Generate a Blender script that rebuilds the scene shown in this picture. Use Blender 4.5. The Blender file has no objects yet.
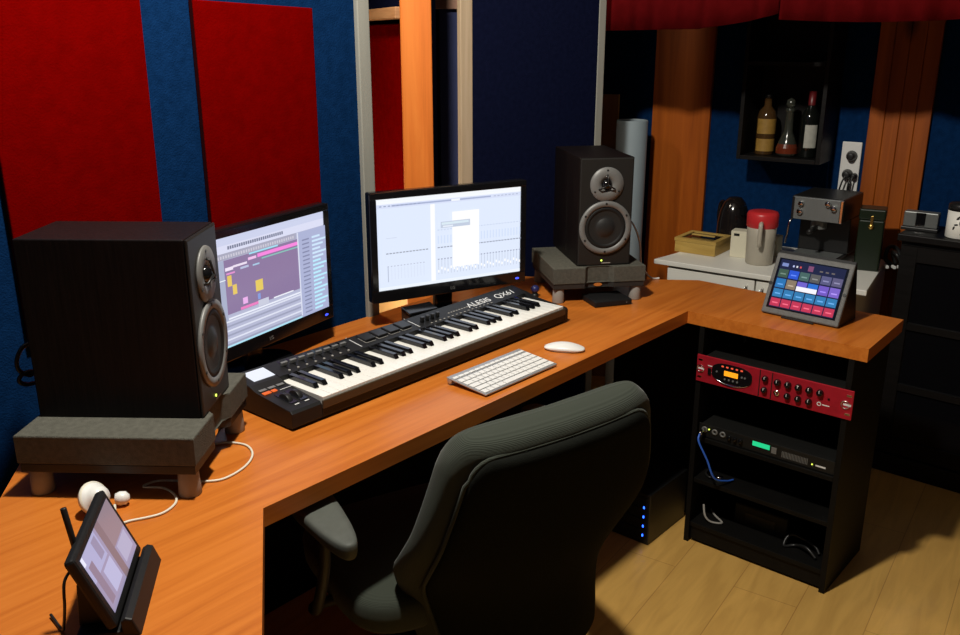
import bpy, bmesh, math, random
from mathutils import Vector, Matrix
random.seed(7)
R = math.radians
SC = bpy.context.scene
COL = SC.collection

# ------------------------------------------------------------------ camera
FPX, HC = 894.0, 1.615
PITCH, AZ = R(17.536), R(40.579)
cam_d = bpy.data.cameras.new('camera')
cam = bpy.data.objects.new('camera', cam_d)
COL.objects.link(cam)
cam_d.sensor_fit = 'HORIZONTAL'
cam_d.sensor_width = 36.0
cam_d.lens = FPX / 960 * 36
cam_d.clip_start = 0.02
cam.location = (0, 0, HC)
cam.rotation_euler = (R(90) - PITCH, 0, AZ - R(90))
SC.camera = cam

# ------------------------------------------------------------------ materials
def mat(name, col, rough=0.5, metal=0.0, spec=0.5, var=0.0, scale=20.0, bump=0.0, bscale=None,
        stretch=(1, 1, 1), emit=None, estr=1.0, alpha=None, trans=0.0, coat=0.0):
    m = bpy.data.materials.new(name)
    m.use_nodes = True
    nt = m.node_tree
    b = nt.nodes['Principled BSDF']
    b.inputs['Base Color'].default_value = (*col, 1)
    b.inputs['Roughness'].default_value = rough
    b.inputs['Metallic'].default_value = metal
    b.inputs['Specular IOR Level'].default_value = spec
    b.inputs['Transmission Weight'].default_value = trans
    b.inputs['Coat Weight'].default_value = coat
    if emit:
        b.inputs['Emission Color'].default_value = (*emit, 1)
        b.inputs['Emission Strength'].default_value = estr
    if var or bump:
        tc = nt.nodes.new('ShaderNodeTexCoord')
        mp = nt.nodes.new('ShaderNodeMapping')
        mp.inputs['Scale'].default_value = stretch
        nt.links.new(tc.outputs['Object'], mp.inputs['Vector'])
        nz = nt.nodes.new('ShaderNodeTexNoise')
        nz.inputs['Scale'].default_value = scale
        nz.inputs['Detail'].default_value = 5
        nt.links.new(mp.outputs['Vector'], nz.inputs['Vector'])
        if var:
            rp = nt.nodes.new('ShaderNodeValToRGB')
            rp.color_ramp.elements[0].position = 0.3
            rp.color_ramp.elements[1].position = 0.7
            rp.color_ramp.elements[0].color = (*[c * (1 - var) for c in col], 1)
            rp.color_ramp.elements[1].color = (*[min(1, c * (1 + var)) for c in col], 1)
            nt.links.new(nz.outputs['Fac'], rp.inputs['Fac'])
            nt.links.new(rp.outputs['Color'], b.inputs['Base Color'])
        if bump:
            n2 = nz
            if bscale:
                n2 = nt.nodes.new('ShaderNodeTexNoise')
                n2.inputs['Scale'].default_value = bscale
                n2.inputs['Detail'].default_value = 3
                nt.links.new(tc.outputs['Object'], n2.inputs['Vector'])
            bp = nt.nodes.new('ShaderNodeBump')
            bp.inputs['Strength'].default_value = bump
            bp.inputs['Distance'].default_value = 0.004
            nt.links.new(n2.outputs['Fac'], bp.inputs['Height'])
            nt.links.new(bp.outputs['Normal'], b.inputs['Normal'])
    return m

def wood(name, cols, grain_dir_scale, rough=0.4, spec=0.4, knots=False, rot=0.0, knot_scale=(3.0, 3.0, 1.1)):
    """grain: noise stretched along one axis; optional knots from a sparse voronoi"""
    m = bpy.data.materials.new(name)
    m.use_nodes = True
    nt = m.node_tree
    L = nt.links.new
    b = nt.nodes['Principled BSDF']
    b.inputs['Roughness'].default_value = rough
    b.inputs['Specular IOR Level'].default_value = spec
    tc = nt.nodes.new('ShaderNodeTexCoord')
    mp = nt.nodes.new('ShaderNodeMapping')
    mp.inputs['Scale'].default_value = grain_dir_scale
    mp.inputs['Rotation'].default_value = (0, 0, rot)
    L(tc.outputs['Object'], mp.inputs['Vector'])
    nz = nt.nodes.new('ShaderNodeTexNoise')
    nz.inputs['Scale'].default_value = 1.0
    nz.inputs['Detail'].default_value = 6
    nz.inputs['Roughness'].default_value = 0.6
    nz.inputs['Distortion'].default_value = 0.6
    L(mp.outputs['Vector'], nz.inputs['Vector'])
    rp = nt.nodes.new('ShaderNodeValToRGB')
    el = rp.color_ramp.elements
    el[0].position, el[1].position = 0.32, 0.68
    el[0].color = (*cols[0], 1)
    el[1].color = (*cols[2], 1)
    e = el.new(0.5)
    e.color = (*cols[1], 1)
    L(nz.outputs['Fac'], rp.inputs['Fac'])
    out = rp.outputs['Color']
    if knots:
        vo = nt.nodes.new('ShaderNodeTexVoronoi')
        vo.inputs['Scale'].default_value = 1.0
        mk = nt.nodes.new('ShaderNodeMapping')
        mk.inputs['Scale'].default_value = knot_scale
        L(tc.outputs['Object'], mk.inputs['Vector'])
        L(mk.outputs['Vector'], vo.inputs['Vector'])
        kr = nt.nodes.new('ShaderNodeValToRGB')
        kr.color_ramp.elements[0].position = 0.05
        kr.color_ramp.elements[1].position = 0.16
        kr.color_ramp.elements[0].color = (0.22, 0.18, 0.15, 1)
        kr.color_ramp.elements[1].color = (1, 1, 1, 1)
        L(vo.outputs['Distance'], kr.inputs['Fac'])
        mx = nt.nodes.new('ShaderNodeMix')
        mx.data_type = 'RGBA'
        mx.blend_type = 'MULTIPLY'
        mx.inputs['Factor'].default_value = 1.0
        L(out, mx.inputs['A'])
        L(kr.outputs['Color'], mx.inputs['B'])
        out = mx.outputs['Result']
    L(out, b.inputs['Base Color'])
    return m

def floor_mat():
    m = bpy.data.materials.new('pine_laminate')
    m.use_nodes = True
    nt = m.node_tree
    L = nt.links.new
    b = nt.nodes['Principled BSDF']
    b.inputs['Roughness'].default_value = 0.38
    b.inputs['Specular IOR Level'].default_value = 0.45
    tc = nt.nodes.new('ShaderNodeTexCoord')
    mp = nt.nodes.new('ShaderNodeMapping')
    mp.inputs['Rotation'].default_value = (0, 0, R(-6.5))
    mp.inputs['Location'].default_value = (0.1, 0.078, 0)
    L(tc.outputs['Object'], mp.inputs['Vector'])
    br = nt.nodes.new('ShaderNodeTexBrick')
    br.inputs['Scale'].default_value = 1.0
    br.inputs['Brick Width'].default_value = 1.25
    br.inputs['Row Height'].default_value = 0.19
    br.inputs['Mortar Size'].default_value = 0.0013
    br.inputs['Mortar Smooth'].default_value = 0.3
    br.inputs['Color1'].default_value = (0.66, 0.39, 0.105, 1)
    br.inputs['Color2'].default_value = (0.61, 0.365, 0.10, 1)
    br.inputs['Mortar'].default_value = (0.42, 0.22, 0.06, 1)
    L(mp.outputs['Vector'], br.inputs['Vector'])
    m2 = nt.nodes.new('ShaderNodeMapping')
    m2.inputs['Scale'].default_value = (2.2, 16, 1)
    L(mp.outputs['Vector'], m2.inputs['Vector'])
    nz = nt.nodes.new('ShaderNodeTexNoise')
    nz.inputs['Scale'].default_value = 1.6
    nz.inputs['Detail'].default_value = 5
    nz.inputs['Distortion'].default_value = 0.8
    L(m2.outputs['Vector'], nz.inputs['Vector'])
    rp = nt.nodes.new('ShaderNodeValToRGB')
    rp.color_ramp.elements[0].position = 0.35
    rp.color_ramp.elements[1].position = 0.65
    rp.color_ramp.elements[0].color = (0.88, 0.84, 0.79, 1)
    rp.color_ramp.elements[1].color = (1.06, 1.04, 1.0, 1)
    L(nz.outputs['Fac'], rp.inputs['Fac'])
    mx = nt.nodes.new('ShaderNodeMix')
    mx.data_type = 'RGBA'
    mx.blend_type = 'MULTIPLY'
    mx.inputs['Factor'].default_value = 1.0
    L(br.outputs['Color'], mx.inputs['A'])
    L(rp.outputs['Color'], mx.inputs['B'])
    L(mx.outputs['Result'], b.inputs['Base Color'])
    return m

def rib_fabric(name, col, per_m):
    """upholstery with fine horizontal ribs"""
    m = bpy.data.materials.new(name)
    m.use_nodes = True
    nt = m.node_tree
    L = nt.links.new
    b = nt.nodes['Principled BSDF']
    b.inputs['Base Color'].default_value = (*col, 1)
    b.inputs['Roughness'].default_value = 0.85
    b.inputs['Specular IOR Level'].default_value = 0.2
    b.inputs['Sheen Weight'].default_value = 0.15
    tc = nt.nodes.new('ShaderNodeTexCoord')
    wv = nt.nodes.new('ShaderNodeTexWave')
    wv.wave_type = 'BANDS'
    wv.bands_direction = 'Z'
    wv.inputs['Scale'].default_value = per_m
    L(tc.outputs['Object'], wv.inputs['Vector'])
    bp = nt.nodes.new('ShaderNodeBump')
    bp.inputs['Strength'].default_value = 0.35
    bp.inputs['Distance'].default_value = 0.002
    L(wv.outputs['Fac'], bp.inputs['Height'])
    L(bp.outputs['Normal'], b.inputs['Normal'])
    return m

M = {}
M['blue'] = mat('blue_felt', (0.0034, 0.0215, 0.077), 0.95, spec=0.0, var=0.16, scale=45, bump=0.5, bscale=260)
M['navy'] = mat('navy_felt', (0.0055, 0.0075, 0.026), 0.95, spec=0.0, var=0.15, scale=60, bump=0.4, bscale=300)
M['slate'] = mat('slate_paint', (0.07, 0.085, 0.20), 0.9, spec=0.1, var=0.1, scale=8)
M['red'] = mat('red_fabric', (0.128, 0.0005, 0.0003), 0.95, spec=0.0, var=0.12, scale=30, bump=0.4, bscale=320)
M['red_cut'] = mat('red_panel_edge', (0.03, 0.001, 0.002), 0.95, spec=0.08, var=0.12, scale=30)
M['curtain'] = mat('curtain_cloth', (0.092, 0.0035, 0.0045), 0.9, spec=0.0, var=0.12, scale=25, bump=0.3, bscale=300)
M['trim'] = mat('painted_trim', (0.30, 0.30, 0.265), 0.6, spec=0.3, var=0.06, scale=6, stretch=(8, 8, 0.6))
M['pale_wood'] = wood('pale_batten', ((0.42, 0.31, 0.20), (0.50, 0.38, 0.25), (0.56, 0.43, 0.30)), (30, 30, 1.5), 0.6)
M['batten'] = wood('orange_batten', ((0.42, 0.19, 0.08), (0.5, 0.25, 0.11), (0.56, 0.3, 0.15)), (4, 4, 60), 0.6)
M['cream'] = mat('cream_paint', (0.85, 0.52, 0.22), 0.6, var=0.05, scale=5)
M['pink'] = mat('pinkish_plaster', (0.48, 0.27, 0.19), 0.8, var=0.05, scale=5)
M['dark_wall'] = mat('dark_plaster', (0.05, 0.045, 0.06), 0.95, var=0.1, scale=5)
M['ceil'] = mat('ceiling_board', (0.07, 0.06, 0.05), 0.95, var=0.05, scale=4)
M['floor'] = floor_mat()
M['desk'] = wood('cherry_laminate', ((0.46, 0.122, 0.015), (0.545, 0.158, 0.021), (0.60, 0.186, 0.028)), (2.6, 42, 42), 0.33, 0.4)
M['post'] = wood('pine_post', ((0.66, 0.165, 0.022), (0.78, 0.20, 0.028), (0.86, 0.25, 0.04)), (22, 22, 1.2), 0.5, 0.3, True, knot_scale=(7, 7, 3.2))
M['plank'] = wood('varnished_plank', ((0.24, 0.050, 0.002), (0.33, 0.074, 0.004), (0.40, 0.095, 0.006)), (24, 24, 1.3), 0.5, 0.3, True, knot_scale=(5, 5, 2.2))
M['black_lam'] = mat('black_laminate', (0.0045, 0.0042, 0.0038), 0.55, spec=0.15, var=0.2, scale=12)
M['black_wood'] = mat('black_stained_wood', (0.005, 0.0042, 0.004), 0.5, spec=0.2, var=0.3, scale=6, stretch=(1, 1, 12), bump=0.15)
M['spk'] = mat('black_ash_veneer', (0.005, 0.003, 0.0032), 0.5, spec=0.22, var=0.35, scale=10, stretch=(14, 14, 1), bump=0.15)
M['spk_brown'] = mat('speaker_front_lacquer', (0.016, 0.015, 0.014), 0.45, spec=0.4)
M['foam'] = mat('grey_foam', (0.094, 0.092, 0.076), 0.95, spec=0.1, var=0.15, scale=90, bump=0.5, bscale=400)
M['foam_shaded'] = mat('shaded_foam_side', (0.062, 0.058, 0.05), 0.95, spec=0.1, var=0.15, scale=90, bump=0.5, bscale=400)  # unassigned copy of the foam with side shade put into the colour
M['tray'] = mat('dark_tray', (0.03, 0.028, 0.026), 0.5, spec=0.3, var=0.1, scale=30)
M['greyleg'] = mat('grey_plastic_leg', (0.30, 0.285, 0.26), 0.6, spec=0.3, var=0.05, scale=10)
M['ring'] = mat('cast_ring_grey', (0.17, 0.17, 0.165), 0.45, metal=0.1, var=0.05, scale=20)
M['cone'] = mat('woofer_cone', (0.02, 0.02, 0.02), 0.45, spec=0.4)
M['rubber'] = mat('rubber_surround', (0.010, 0.010, 0.010), 0.6, spec=0.3)
M['steel'] = mat('brushed_steel', (0.20, 0.215, 0.215), 0.35, metal=0.35, var=0.06, scale=30, stretch=(1, 20, 1))
M['chrome'] = mat('chrome', (0.8, 0.8, 0.8), 0.12, metal=1.0)
M['black'] = mat('black_plastic', (0.012, 0.012, 0.012), 0.4, spec=0.45, var=0.08, scale=40)
M['gloss'] = mat('gloss_black_plastic', (0.006, 0.006, 0.007), 0.12, spec=0.5)
M['soft_black'] = mat('matt_black_plastic', (0.0105, 0.0105, 0.011), 0.5, spec=0.25, var=0.1, scale=60)
M['void'] = mat('shade_black', (0.004, 0.004, 0.004), 0.9, spec=0.1)  # near-black for recess panels; the under-desk shade is put into the colour
M['white_key'] = mat('ivory_plastic', (0.82, 0.81, 0.76), 0.3, spec=0.45)
M['white'] = mat('white_plastic', (0.78, 0.78, 0.76), 0.35, spec=0.45)
M['alu'] = mat('anodised_aluminium', (0.55, 0.56, 0.57), 0.4, metal=0.7)
M['cream_cable'] = mat('off_white_cable', (0.74, 0.70, 0.58), 0.5)
M['chair'] = rib_fabric('ribbed_upholstery', (0.036, 0.043, 0.032), 150)
M['chair_back'] = mat('plain_upholstery', (0.007, 0.0078, 0.006), 0.9, spec=0.1, var=0.15, scale=120, bump=0.3, bscale=500)
M['arm_pad'] = mat('armrest_polyurethane', (0.085, 0.092, 0.08), 0.6, spec=0.3, var=0.08, scale=50)
M['white_lam'] = mat('white_laminate', (0.86, 0.85, 0.78), 0.45, spec=0.4, var=0.02, scale=3)
M['brown_edge'] = mat('brown_edge_strip', (0.12, 0.06, 0.025), 0.6)
M['bamboo'] = wood('bamboo', ((0.42, 0.26, 0.06), (0.5, 0.33, 0.085), (0.56, 0.38, 0.11)), (3, 3, 50), 0.5)
M['carton'] = mat('cream_carton', (0.72, 0.68, 0.53), 0.7, var=0.03, scale=10)
M['jug'] = mat('frosted_plastic', (0.62, 0.57, 0.47), 0.4, spec=0.4, trans=0.25)
M['red_lid'] = mat('red_lid_plastic', (0.62, 0.03, 0.035), 0.35)
M['green_tin'] = mat('dark_green_tin', (0.007, 0.015, 0.007), 0.35, spec=0.5, var=0.15, scale=15)
M['gold'] = mat('brass', (0.75, 0.5, 0.14), 0.3, metal=1.0)
M['rack_red'] = mat('red_anodised', (0.52, 0.018, 0.035), 0.38, metal=0.4, var=0.1, scale=40)
M['rack_black'] = mat('rack_black', (0.010, 0.010, 0.0095), 0.4, spec=0.4)
M['blue_cable'] = mat('blue_cable', (0.03, 0.12, 0.55), 0.4)
M['tube'] = mat('grey_foam_roll', (0.26, 0.32, 0.36), 0.8, var=0.05, scale=8)
M['board'] = mat('brown_board', (0.20, 0.115, 0.06), 0.7, var=0.12, scale=8, stretch=(6, 6, 1))
M['whisky'] = mat('amber_glass', (0.06, 0.03, 0.01), 0.1, spec=0.6)
M['label_y'] = mat('yellow_label', (0.30, 0.17, 0.03), 0.6, var=0.12, scale=60)
M['label_w'] = mat('white_label', (0.42, 0.42, 0.37), 0.6, var=0.1, scale=70)
M['clear'] = mat('dusty_clear_glass', (0.07, 0.075, 0.06), 0.15, spec=0.5, trans=0.5)
M['liquor'] = mat('red_liquor', (0.14, 0.025, 0.01), 0.2)
M['wine'] = mat('dark_wine_glass', (0.006, 0.007, 0.006), 0.08, spec=0.6)
M['mirror_red'] = mat('screen_print', (0.02, 0.02, 0.02), 0.5)
M['leather'] = mat('grey_leatherette', (0.12, 0.12, 0.115), 0.55, spec=0.4, var=0.12, scale=70, bump=0.3, bscale=200)

def emis(name, c, s=1.0):
    k = 'E_' + name
    if k not in M:
        M[k] = mat(name, (0.01, 0.01, 0.01), 0.15, emit=c, estr=s, spec=0.2)
    return M[k]

# ------------------------------------------------------------------ mesh builder
class MB:
    def __init__(s):
        s.bm = bmesh.new()
        s.mats = []
    def mi(s, m):
        if m is None:
            return 0
        if m not in s.mats:
            s.mats.append(m)
        return s.mats.index(m)
    def _done(s, faces, m, smooth=False):
        i = s.mi(m)
        for f in faces:
            f.material_index = i
            f.smooth = smooth
    def box(s, x0, x1, y0, y1, z0, z1, m=None, bev=0.0, seg=2, mtx=None):
        vs = [s.bm.verts.new((x, y, z)) for x in (x0, x1) for y in (y0, y1) for z in (z0, z1)]
        idx = [(0, 1, 3, 2), (4, 6, 7, 5), (0, 4, 5, 1), (2, 3, 7, 6), (0, 2, 6, 4), (1, 5, 7, 3)]
        fs = [s.bm.faces.new([vs[i] for i in f]) for f in idx]
        i = s.mi(m)
        for f in fs:
            f.material_index = i
        if bev > 0:
            es = list({e for f in fs for e in f.edges})
            r = bmesh.ops.bevel(s.bm, geom=es, offset=bev, segments=seg, profile=0.5, affect='EDGES', material=i)
            vs = list({v for f in r['faces'] for v in f.verts} | {v for v in vs if v.is_valid})
        if mtx is not None:
            bmesh.ops.transform(s.bm, matrix=mtx, verts=vs)
        return s
    def prism(s, poly, z0, z1, m=None, bev=0.0, mtx=None, seg=2, side_m=None):
        """extrude an x/y outline (counter-clockwise) from z0 to z1"""
        a = [s.bm.verts.new((x, y, z0)) for x, y in poly]
        b = [s.bm.verts.new((x, y, z1)) for x, y in poly]
        n = len(poly)
        fs = [s.bm.faces.new(a[::-1]), s.bm.faces.new(b)]
        sd = [s.bm.faces.new((a[i], a[(i + 1) % n], b[(i + 1) % n], b[i])) for i in range(n)]
        s._done(fs, m)
        s._done(sd, side_m or m)
        vs = a + b
        if bev > 0:
            es = list({e for f in fs for e in f.edges})
            r = bmesh.ops.bevel(s.bm, geom=es, offset=bev, segments=seg, profile=0.5, affect='EDGES', material=s.mi(m))
            vs = list({v for f in r['faces'] for v in f.verts} | {v for v in vs if v.is_valid})
        if mtx is not None:
            bmesh.ops.transform(s.bm, matrix=mtx, verts=vs)
        return s
    def lathe(s, prof, m=None, n=32, mtx=None, smooth=True, a0=0.0, sx=1.0, sy=1.0):
        """revolve (r, z) profile about z"""
        rings = []
        vs = []
        for r, z in prof:
            if r < 1e-6:
                v = s.bm.verts.new((0, 0, z)); rings.append([v]); vs.append(v)
            else:
                rg = [s.bm.verts.new((r * sx * math.cos(a0 + 2 * math.pi * k / n), r * sy * math.sin(a0 + 2 * math.pi * k / n), z)) for k in range(n)]
                rings.append(rg); vs += rg
        fs = []
        for a, b in zip(rings, rings[1:]):
            for k in range(n):
                q = (k + 1) % n
                if len(a) == 1 and len(b) == 1:
                    continue
                if len(a) == 1:
                    fs.append(s.bm.faces.new((a[0], b[q], b[k])))
                elif len(b) == 1:
                    fs.append(s.bm.faces.new((a[k], a[q], b[0])))
                else:
                    fs.append(s.bm.faces.new((a[k], a[q], b[q], b[k])))
        s._done(fs, m, smooth)
        if mtx is not None:
            bmesh.ops.transform(s.bm, matrix=mtx, verts=vs)
        return s
    def cyl(s, r, z0, z1, m=None, n=24, mtx=None, bev=0.0, r2=None, sx=1.0, sy=1.0):
        r2 = r if r2 is None else r2
        b = min(bev, r * 0.9, r2 * 0.9)
        if b > 0:
            p = [(0, z0), (r - b, z0), (r - b * .3, z0 + b * .3), (r, z0 + b), (r2, z1 - b), (r2 - b * .3, z1 - b * .3), (r2 - b, z1), (0, z1)]
        else:
            p = [(0, z0), (r, z0), (r, z0), (r2, z1), (r2, z1), (0, z1)]
            p = [(0, z0), (r, z0), (r2, z1), (0, z1)]
        return s.lathe(p, m, n, mtx, bev > 0, sx=sx, sy=sy)
    def tube(s, pts, r, m=None, n=8, closed=False):
        pts = [Vector(p) for p in pts]
        rings = []
        N = len(pts)
        up = Vector((0, 0, 1))
        prev = None
        for i, p in enumerate(pts):
            t = (pts[min(i + 1, N - 1)] - pts[max(i - 1, 0)])
            if t.length < 1e-9:
                t = Vector((1, 0, 0))
            t.normalize()
            if prev is None:
                a = t.cross(up)
                if a.length < 1e-3:
                    a = t.cross(Vector((1, 0, 0)))
            else:
                a = prev - t * prev.dot(t)
            a.normalize()
            prev = a
            b = t.cross(a)
            rr = r[i] if isinstance(r, (list, tuple)) else r
            rings.append([s.bm.verts.new(p + (a * math.cos(2 * math.pi * k / n) + b * math.sin(2 * math.pi * k / n)) * rr) for k in range(n)])
        fs = []
        for A, B in zip(rings, rings[1:]):
            for k in range(n):
                q = (k + 1) % n
                fs.append(s.bm.faces.new((A[k], A[q], B[q], B[k])))
        fs.append(s.bm.faces.new(rings[0][::-1]))
        fs.append(s.bm.faces.new(rings[-1]))
        s._done(fs, m, True)
        return s
    def loft(s, rings, m=None, smooth=True, mtx=None):
        rv = [[s.bm.verts.new(p) for p in rg] for rg in rings]
        n = len(rv[0])
        fs = []
        for A, B in zip(rv, rv[1:]):
            for k in range(n):
                q = (k + 1) % n
                fs.append(s.bm.faces.new((A[k], A[q], B[q], B[k])))
        fs.append(s.bm.faces.new(rv[0][::-1]))
        fs.append(s.bm.faces.new(rv[-1]))
        s._done(fs, m, smooth)
        if mtx is not None:
            bmesh.ops.transform(s.bm, matrix=mtx, verts=[v for r in rv for v in r])
        return s
    def quad(s, pts, m=None):
        f = s.bm.faces.new([s.bm.verts.new(p) for p in pts])
        s._done([f], m)
        return s
    def build(s, name, m=None, parent=None, mtx=None):
        bmesh.ops.recalc_face_normals(s.bm, faces=s.bm.faces[:])
        me = bpy.data.meshes.new(name)
        s.bm.to_mesh(me)
        s.bm.free()
        for k in (s.mats or [m]):
            me.materials.append(k)
        if m is not None and s.mats:
            me.materials[0] = s.mats[0]
        o = bpy.data.objects.new(name, me)
        COL.objects.link(o)
        if mtx is not None:
            o.matrix_world = mtx
        if parent is not None:
            o.parent = parent
        return o

def tag(o, label, cat, group=None):
    o['label'] = label
    o['category'] = cat
    if group:
        o['group'] = group
    return o

def thing(name, label, cat, loc=(0, 0, 0), rz=0.0, group=None):
    o = bpy.data.objects.new(name, None)
    COL.objects.link(o)
    o.empty_display_size = 0.05
    o.location = loc
    o.rotation_euler = (0, 0, rz)
    return tag(o, label, cat, group)

def struct(o):
    o['kind'] = 'structure'
    return o

def copy_thing(root, loc, rz, label):
    r = root.copy(); COL.objects.link(r)
    r.location = loc; r.rotation_euler = (0, 0, rz); r['label'] = label
    for ch in list(root.children):
        c = ch.copy(); COL.objects.link(c); c.parent = r
        for g in ch.children:
            d = g.copy(); COL.objects.link(d); d.parent = c
    return r

def lettering(name, body, size, m, parent, mtx, shear=0.0, depth=0.0004, label=None):
    cu = bpy.data.curves.new(name, 'FONT')
    cu.body = body
    cu.size = size
    cu.shear = shear
    cu.extrude = depth
    cu.align_x = 'LEFT'
    t = bpy.data.objects.new(name, cu)
    COL.objects.link(t)
    bpy.context.view_layer.update()
    me = bpy.data.meshes.new_from_object(t.evaluated_get(bpy.context.evaluated_depsgraph_get()))
    bpy.data.objects.remove(t)
    me.materials.clear()
    me.materials.append(m)
    o = bpy.data.objects.new(name, me)
    COL.objects.link(o)
    o.matrix_local = mtx
    o.parent = parent
    if label:
        o['label'] = label
    return o

def smooth_pts(pts, per=8):
    """Catmull-Rom through pts"""
    P = [Vector(p) for p in pts]
    out = []
    for i in range(len(P) - 1):
        p0, p1, p2, p3 = P[max(i - 1, 0)], P[i], P[i + 1], P[min(i + 2, len(P) - 1)]
        for k in range(per):
            t = k / per
            out.append(0.5 * ((2 * p1) + (p2 - p0) * t + (2 * p0 - 5 * p1 + 4 * p2 - p3) * t * t + (3 * p1 - p0 - 3 * p2 + p3) * t ** 3))
    out.append(P[-1])
    return out

T = Matrix.Translation
def RX(a): return Matrix.Rotation(R(a), 4, 'X')
def RY(a): return Matrix.Rotation(R(a), 4, 'Y')
def RZ(a): return Matrix.Rotation(R(a), 4, 'Z')
DT = 0.795            # desk top height

# ------------------------------------------------------------------ setting
struct(MB().box(-2.2, 5.0, -2.2, 5.0, -0.06, 0).build('floor', M['floor']))
struct(MB().box(-2.2, 5.0, -2.2, 5.0, 3.25, 3.3).build('ceiling', M['ceil']))
w = MB().box(-2.2, 1.765, 1.96, 2.04, 0, 3.25)
w.box(1.765, 2.30, 1.96, 2.04, 2.35, 3.25)
struct(w.build('wall_left', M['blue']))
struct(MB().box(-2.2, -2.1, -2.2, 2.04, 0, 3.25).build('wall_back', M['dark_wall']))
struct(MB().box(-2.2, 5.0, -2.2, -2.1, 0, 3.25).build('wall_right', M['dark_wall']))
# far wall, turned five degrees
FW = T((3.75, 1.2, 0)) @ RZ(5)
struct(MB().box(0, 0.08, -4.0, 3.2, 0, 3.25).build('wall_far', M['blue'], mtx=FW))
# jamb on the left wall's end
struct(MB().box(1.753, 1.797, 1.945, 2.055, 0, 2.35, bev=0.003).build('trim_1', M['trim']))
# angled acoustic partition behind the right speaker: between the two pale trims
PD = Vector((0.962, -0.272, 0)); PO = Vector((2.342, 2.038, 0))
PM = T(PO) @ RZ(math.degrees(math.atan2(PD.y, PD.x)))
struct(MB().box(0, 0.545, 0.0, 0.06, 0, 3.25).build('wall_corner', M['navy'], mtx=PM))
struct(MB().box(-0.049, -0.001, -0.002, 0.02, 0, 3.25, bev=0.003).build('trim_2', M['pale_wood'], mtx=PM))
struct(MB().box(0.546, 0.579, -0.002, 0.02, 0, 3.25, bev=0.003).build('trim_3', M['trim'], mtx=PM))
# room beyond the opening
BD = Vector((0.49, 0.87, 0)); BO = Vector((2.57, 2.6, 0))
BM = T(BO) @ RZ(math.degrees(math.atan2(BD.y, BD.x)))
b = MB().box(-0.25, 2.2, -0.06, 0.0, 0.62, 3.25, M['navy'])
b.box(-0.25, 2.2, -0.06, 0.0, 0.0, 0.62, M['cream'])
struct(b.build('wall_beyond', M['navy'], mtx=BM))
struct(MB().box(2.3, 5.0, 4.2, 4.3, 0, 3.25).build('wall_end', M['dark_wall']))

# red acoustic panels on the left wall
def red_panel(poly, label):
    """poly: x/z outline; 5 cm thick slab hung on the wall"""
    p = thing('acoustic_panel', label, 'wall panel', (poly[0][0], 1.958, poly[0][1]), 0, 'red acoustic panels on the blue wall')
    bx, bz = poly[0]
    m = MB()
    m.prism([(x - bx, z - bz) for x, z in poly], 0, 0.020, M['red'], bev=0.003, mtx=Matrix(((1, 0, 0, 0), (0, 0, -1, 0), (0, 1, 0, 0), (0, 0, 0, 1))), side_m=M['red_cut'])
    m.build('fabric_cover', None, p)
    return p
red_panel([(0.76, 0.98), (1.101, 0.98), (1.107, 1.95), (0.755, 1.95)], 'larger red fabric acoustic panel on blue wall above the left speaker')
red_panel([(1.236, 1.02), (1.586, 1.02), (1.591, 1.682), (1.237, 1.694)], 'red fabric acoustic panel on blue wall behind the left monitor')

# ------------------------------------------------------------------ beyond the opening
p = thing('acoustic_panel', 'red acoustic panel in the room seen through the opening left of the pine post', 'wall panel', BO, math.atan2(BD.y, BD.x))
MB().box(-0.2, 1.3, 0.001, 0.05, 0.64, 1.655, bev=0.004).build('fabric_cover', M['red'], p)
bt = MB().box(-0.24, 1.3, 0.001, 0.09, 1.672, 1.712, bev=0.003).build('wooden_batten', M['batten'], mtx=BM)
tag(bt, 'thin pale wooden batten across the top of the opening, above the red panel beyond', 'batten')
po = MB().box(-0.050, 0.050, -0.050, 0.056, 0, 3.25, bev=0.004).build('wooden_post', M['post'], mtx=T((2.190, 2.152, 0)) @ RZ(-44))
tag(po, 'knotty orange pine post standing in the opening behind the right monitor', 'post')
sl = MB().box(0, 0.5, 0, 0.05, 0, 3.25).build('trim_4', M['slate'], mtx=T((2.815, 2.63, 0)) @ RZ(-42))
struct(sl)
pk = MB().box(-0.06, 0.5, -0.03, -0.001, 1.715, 2.1, bev=0.003).build('trim_5', M['pink'], mtx=T((2.815, 2.63, 0)) @ RZ(-42))
struct(pk)

# ------------------------------------------------------------------ desk
dk = thing('desk', 'long cherry wood desk with angled left arm and short right return', 'desk', (1.5, 1.6, 0))
ad = Vector((0.597, 0.802))          # direction of the left arm
il = Vector((0.841, 1.239)); ol = Vector((0.780, 1.955))
t1 = (0.25 - il.y) / ad.y; t2 = (0.25 - ol.y) / ad.y
il2 = il + ad * t1; ol2 = ol + ad * t2
outline = [(ol2.x, ol2.y), (il2.x, il2.y), (il.x, il.y), (2.444, 1.239), (2.444, 0.692), (2.788, 0.702), (2.800, 1.387), (2.720, 1.496), (2.392, 1.955), (ol.x, ol.y)]
o = Vector((1.5, 1.6))
MB().prism([(x - o.x, y - o.y) for x, y in outline], DT - 0.039, DT, M['desk']).build('desktop', M['desk'], dk)
MB().box(0.75 - o.x, 2.60 - o.x, 1.925 - o.y, 1.943 - o.y, 0.0, DT - 0.041).build('back_panel', M['void'], dk)  # added down to the floor to block light from the next room
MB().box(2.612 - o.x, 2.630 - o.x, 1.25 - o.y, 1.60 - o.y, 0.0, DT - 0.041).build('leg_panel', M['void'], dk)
a = MB()
a.box(0, 1.3, 0.015, 0.033, 0.0, DT - 0.041)
a.build('leg_panel', M['black_lam'], dk, mtx=T((ol.x - o.x, ol.y - o.y, 0)) @ RZ(180 + math.degrees(math.atan2(ad.y, ad.x))) @ T((0.08, 0, 0)))

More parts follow.
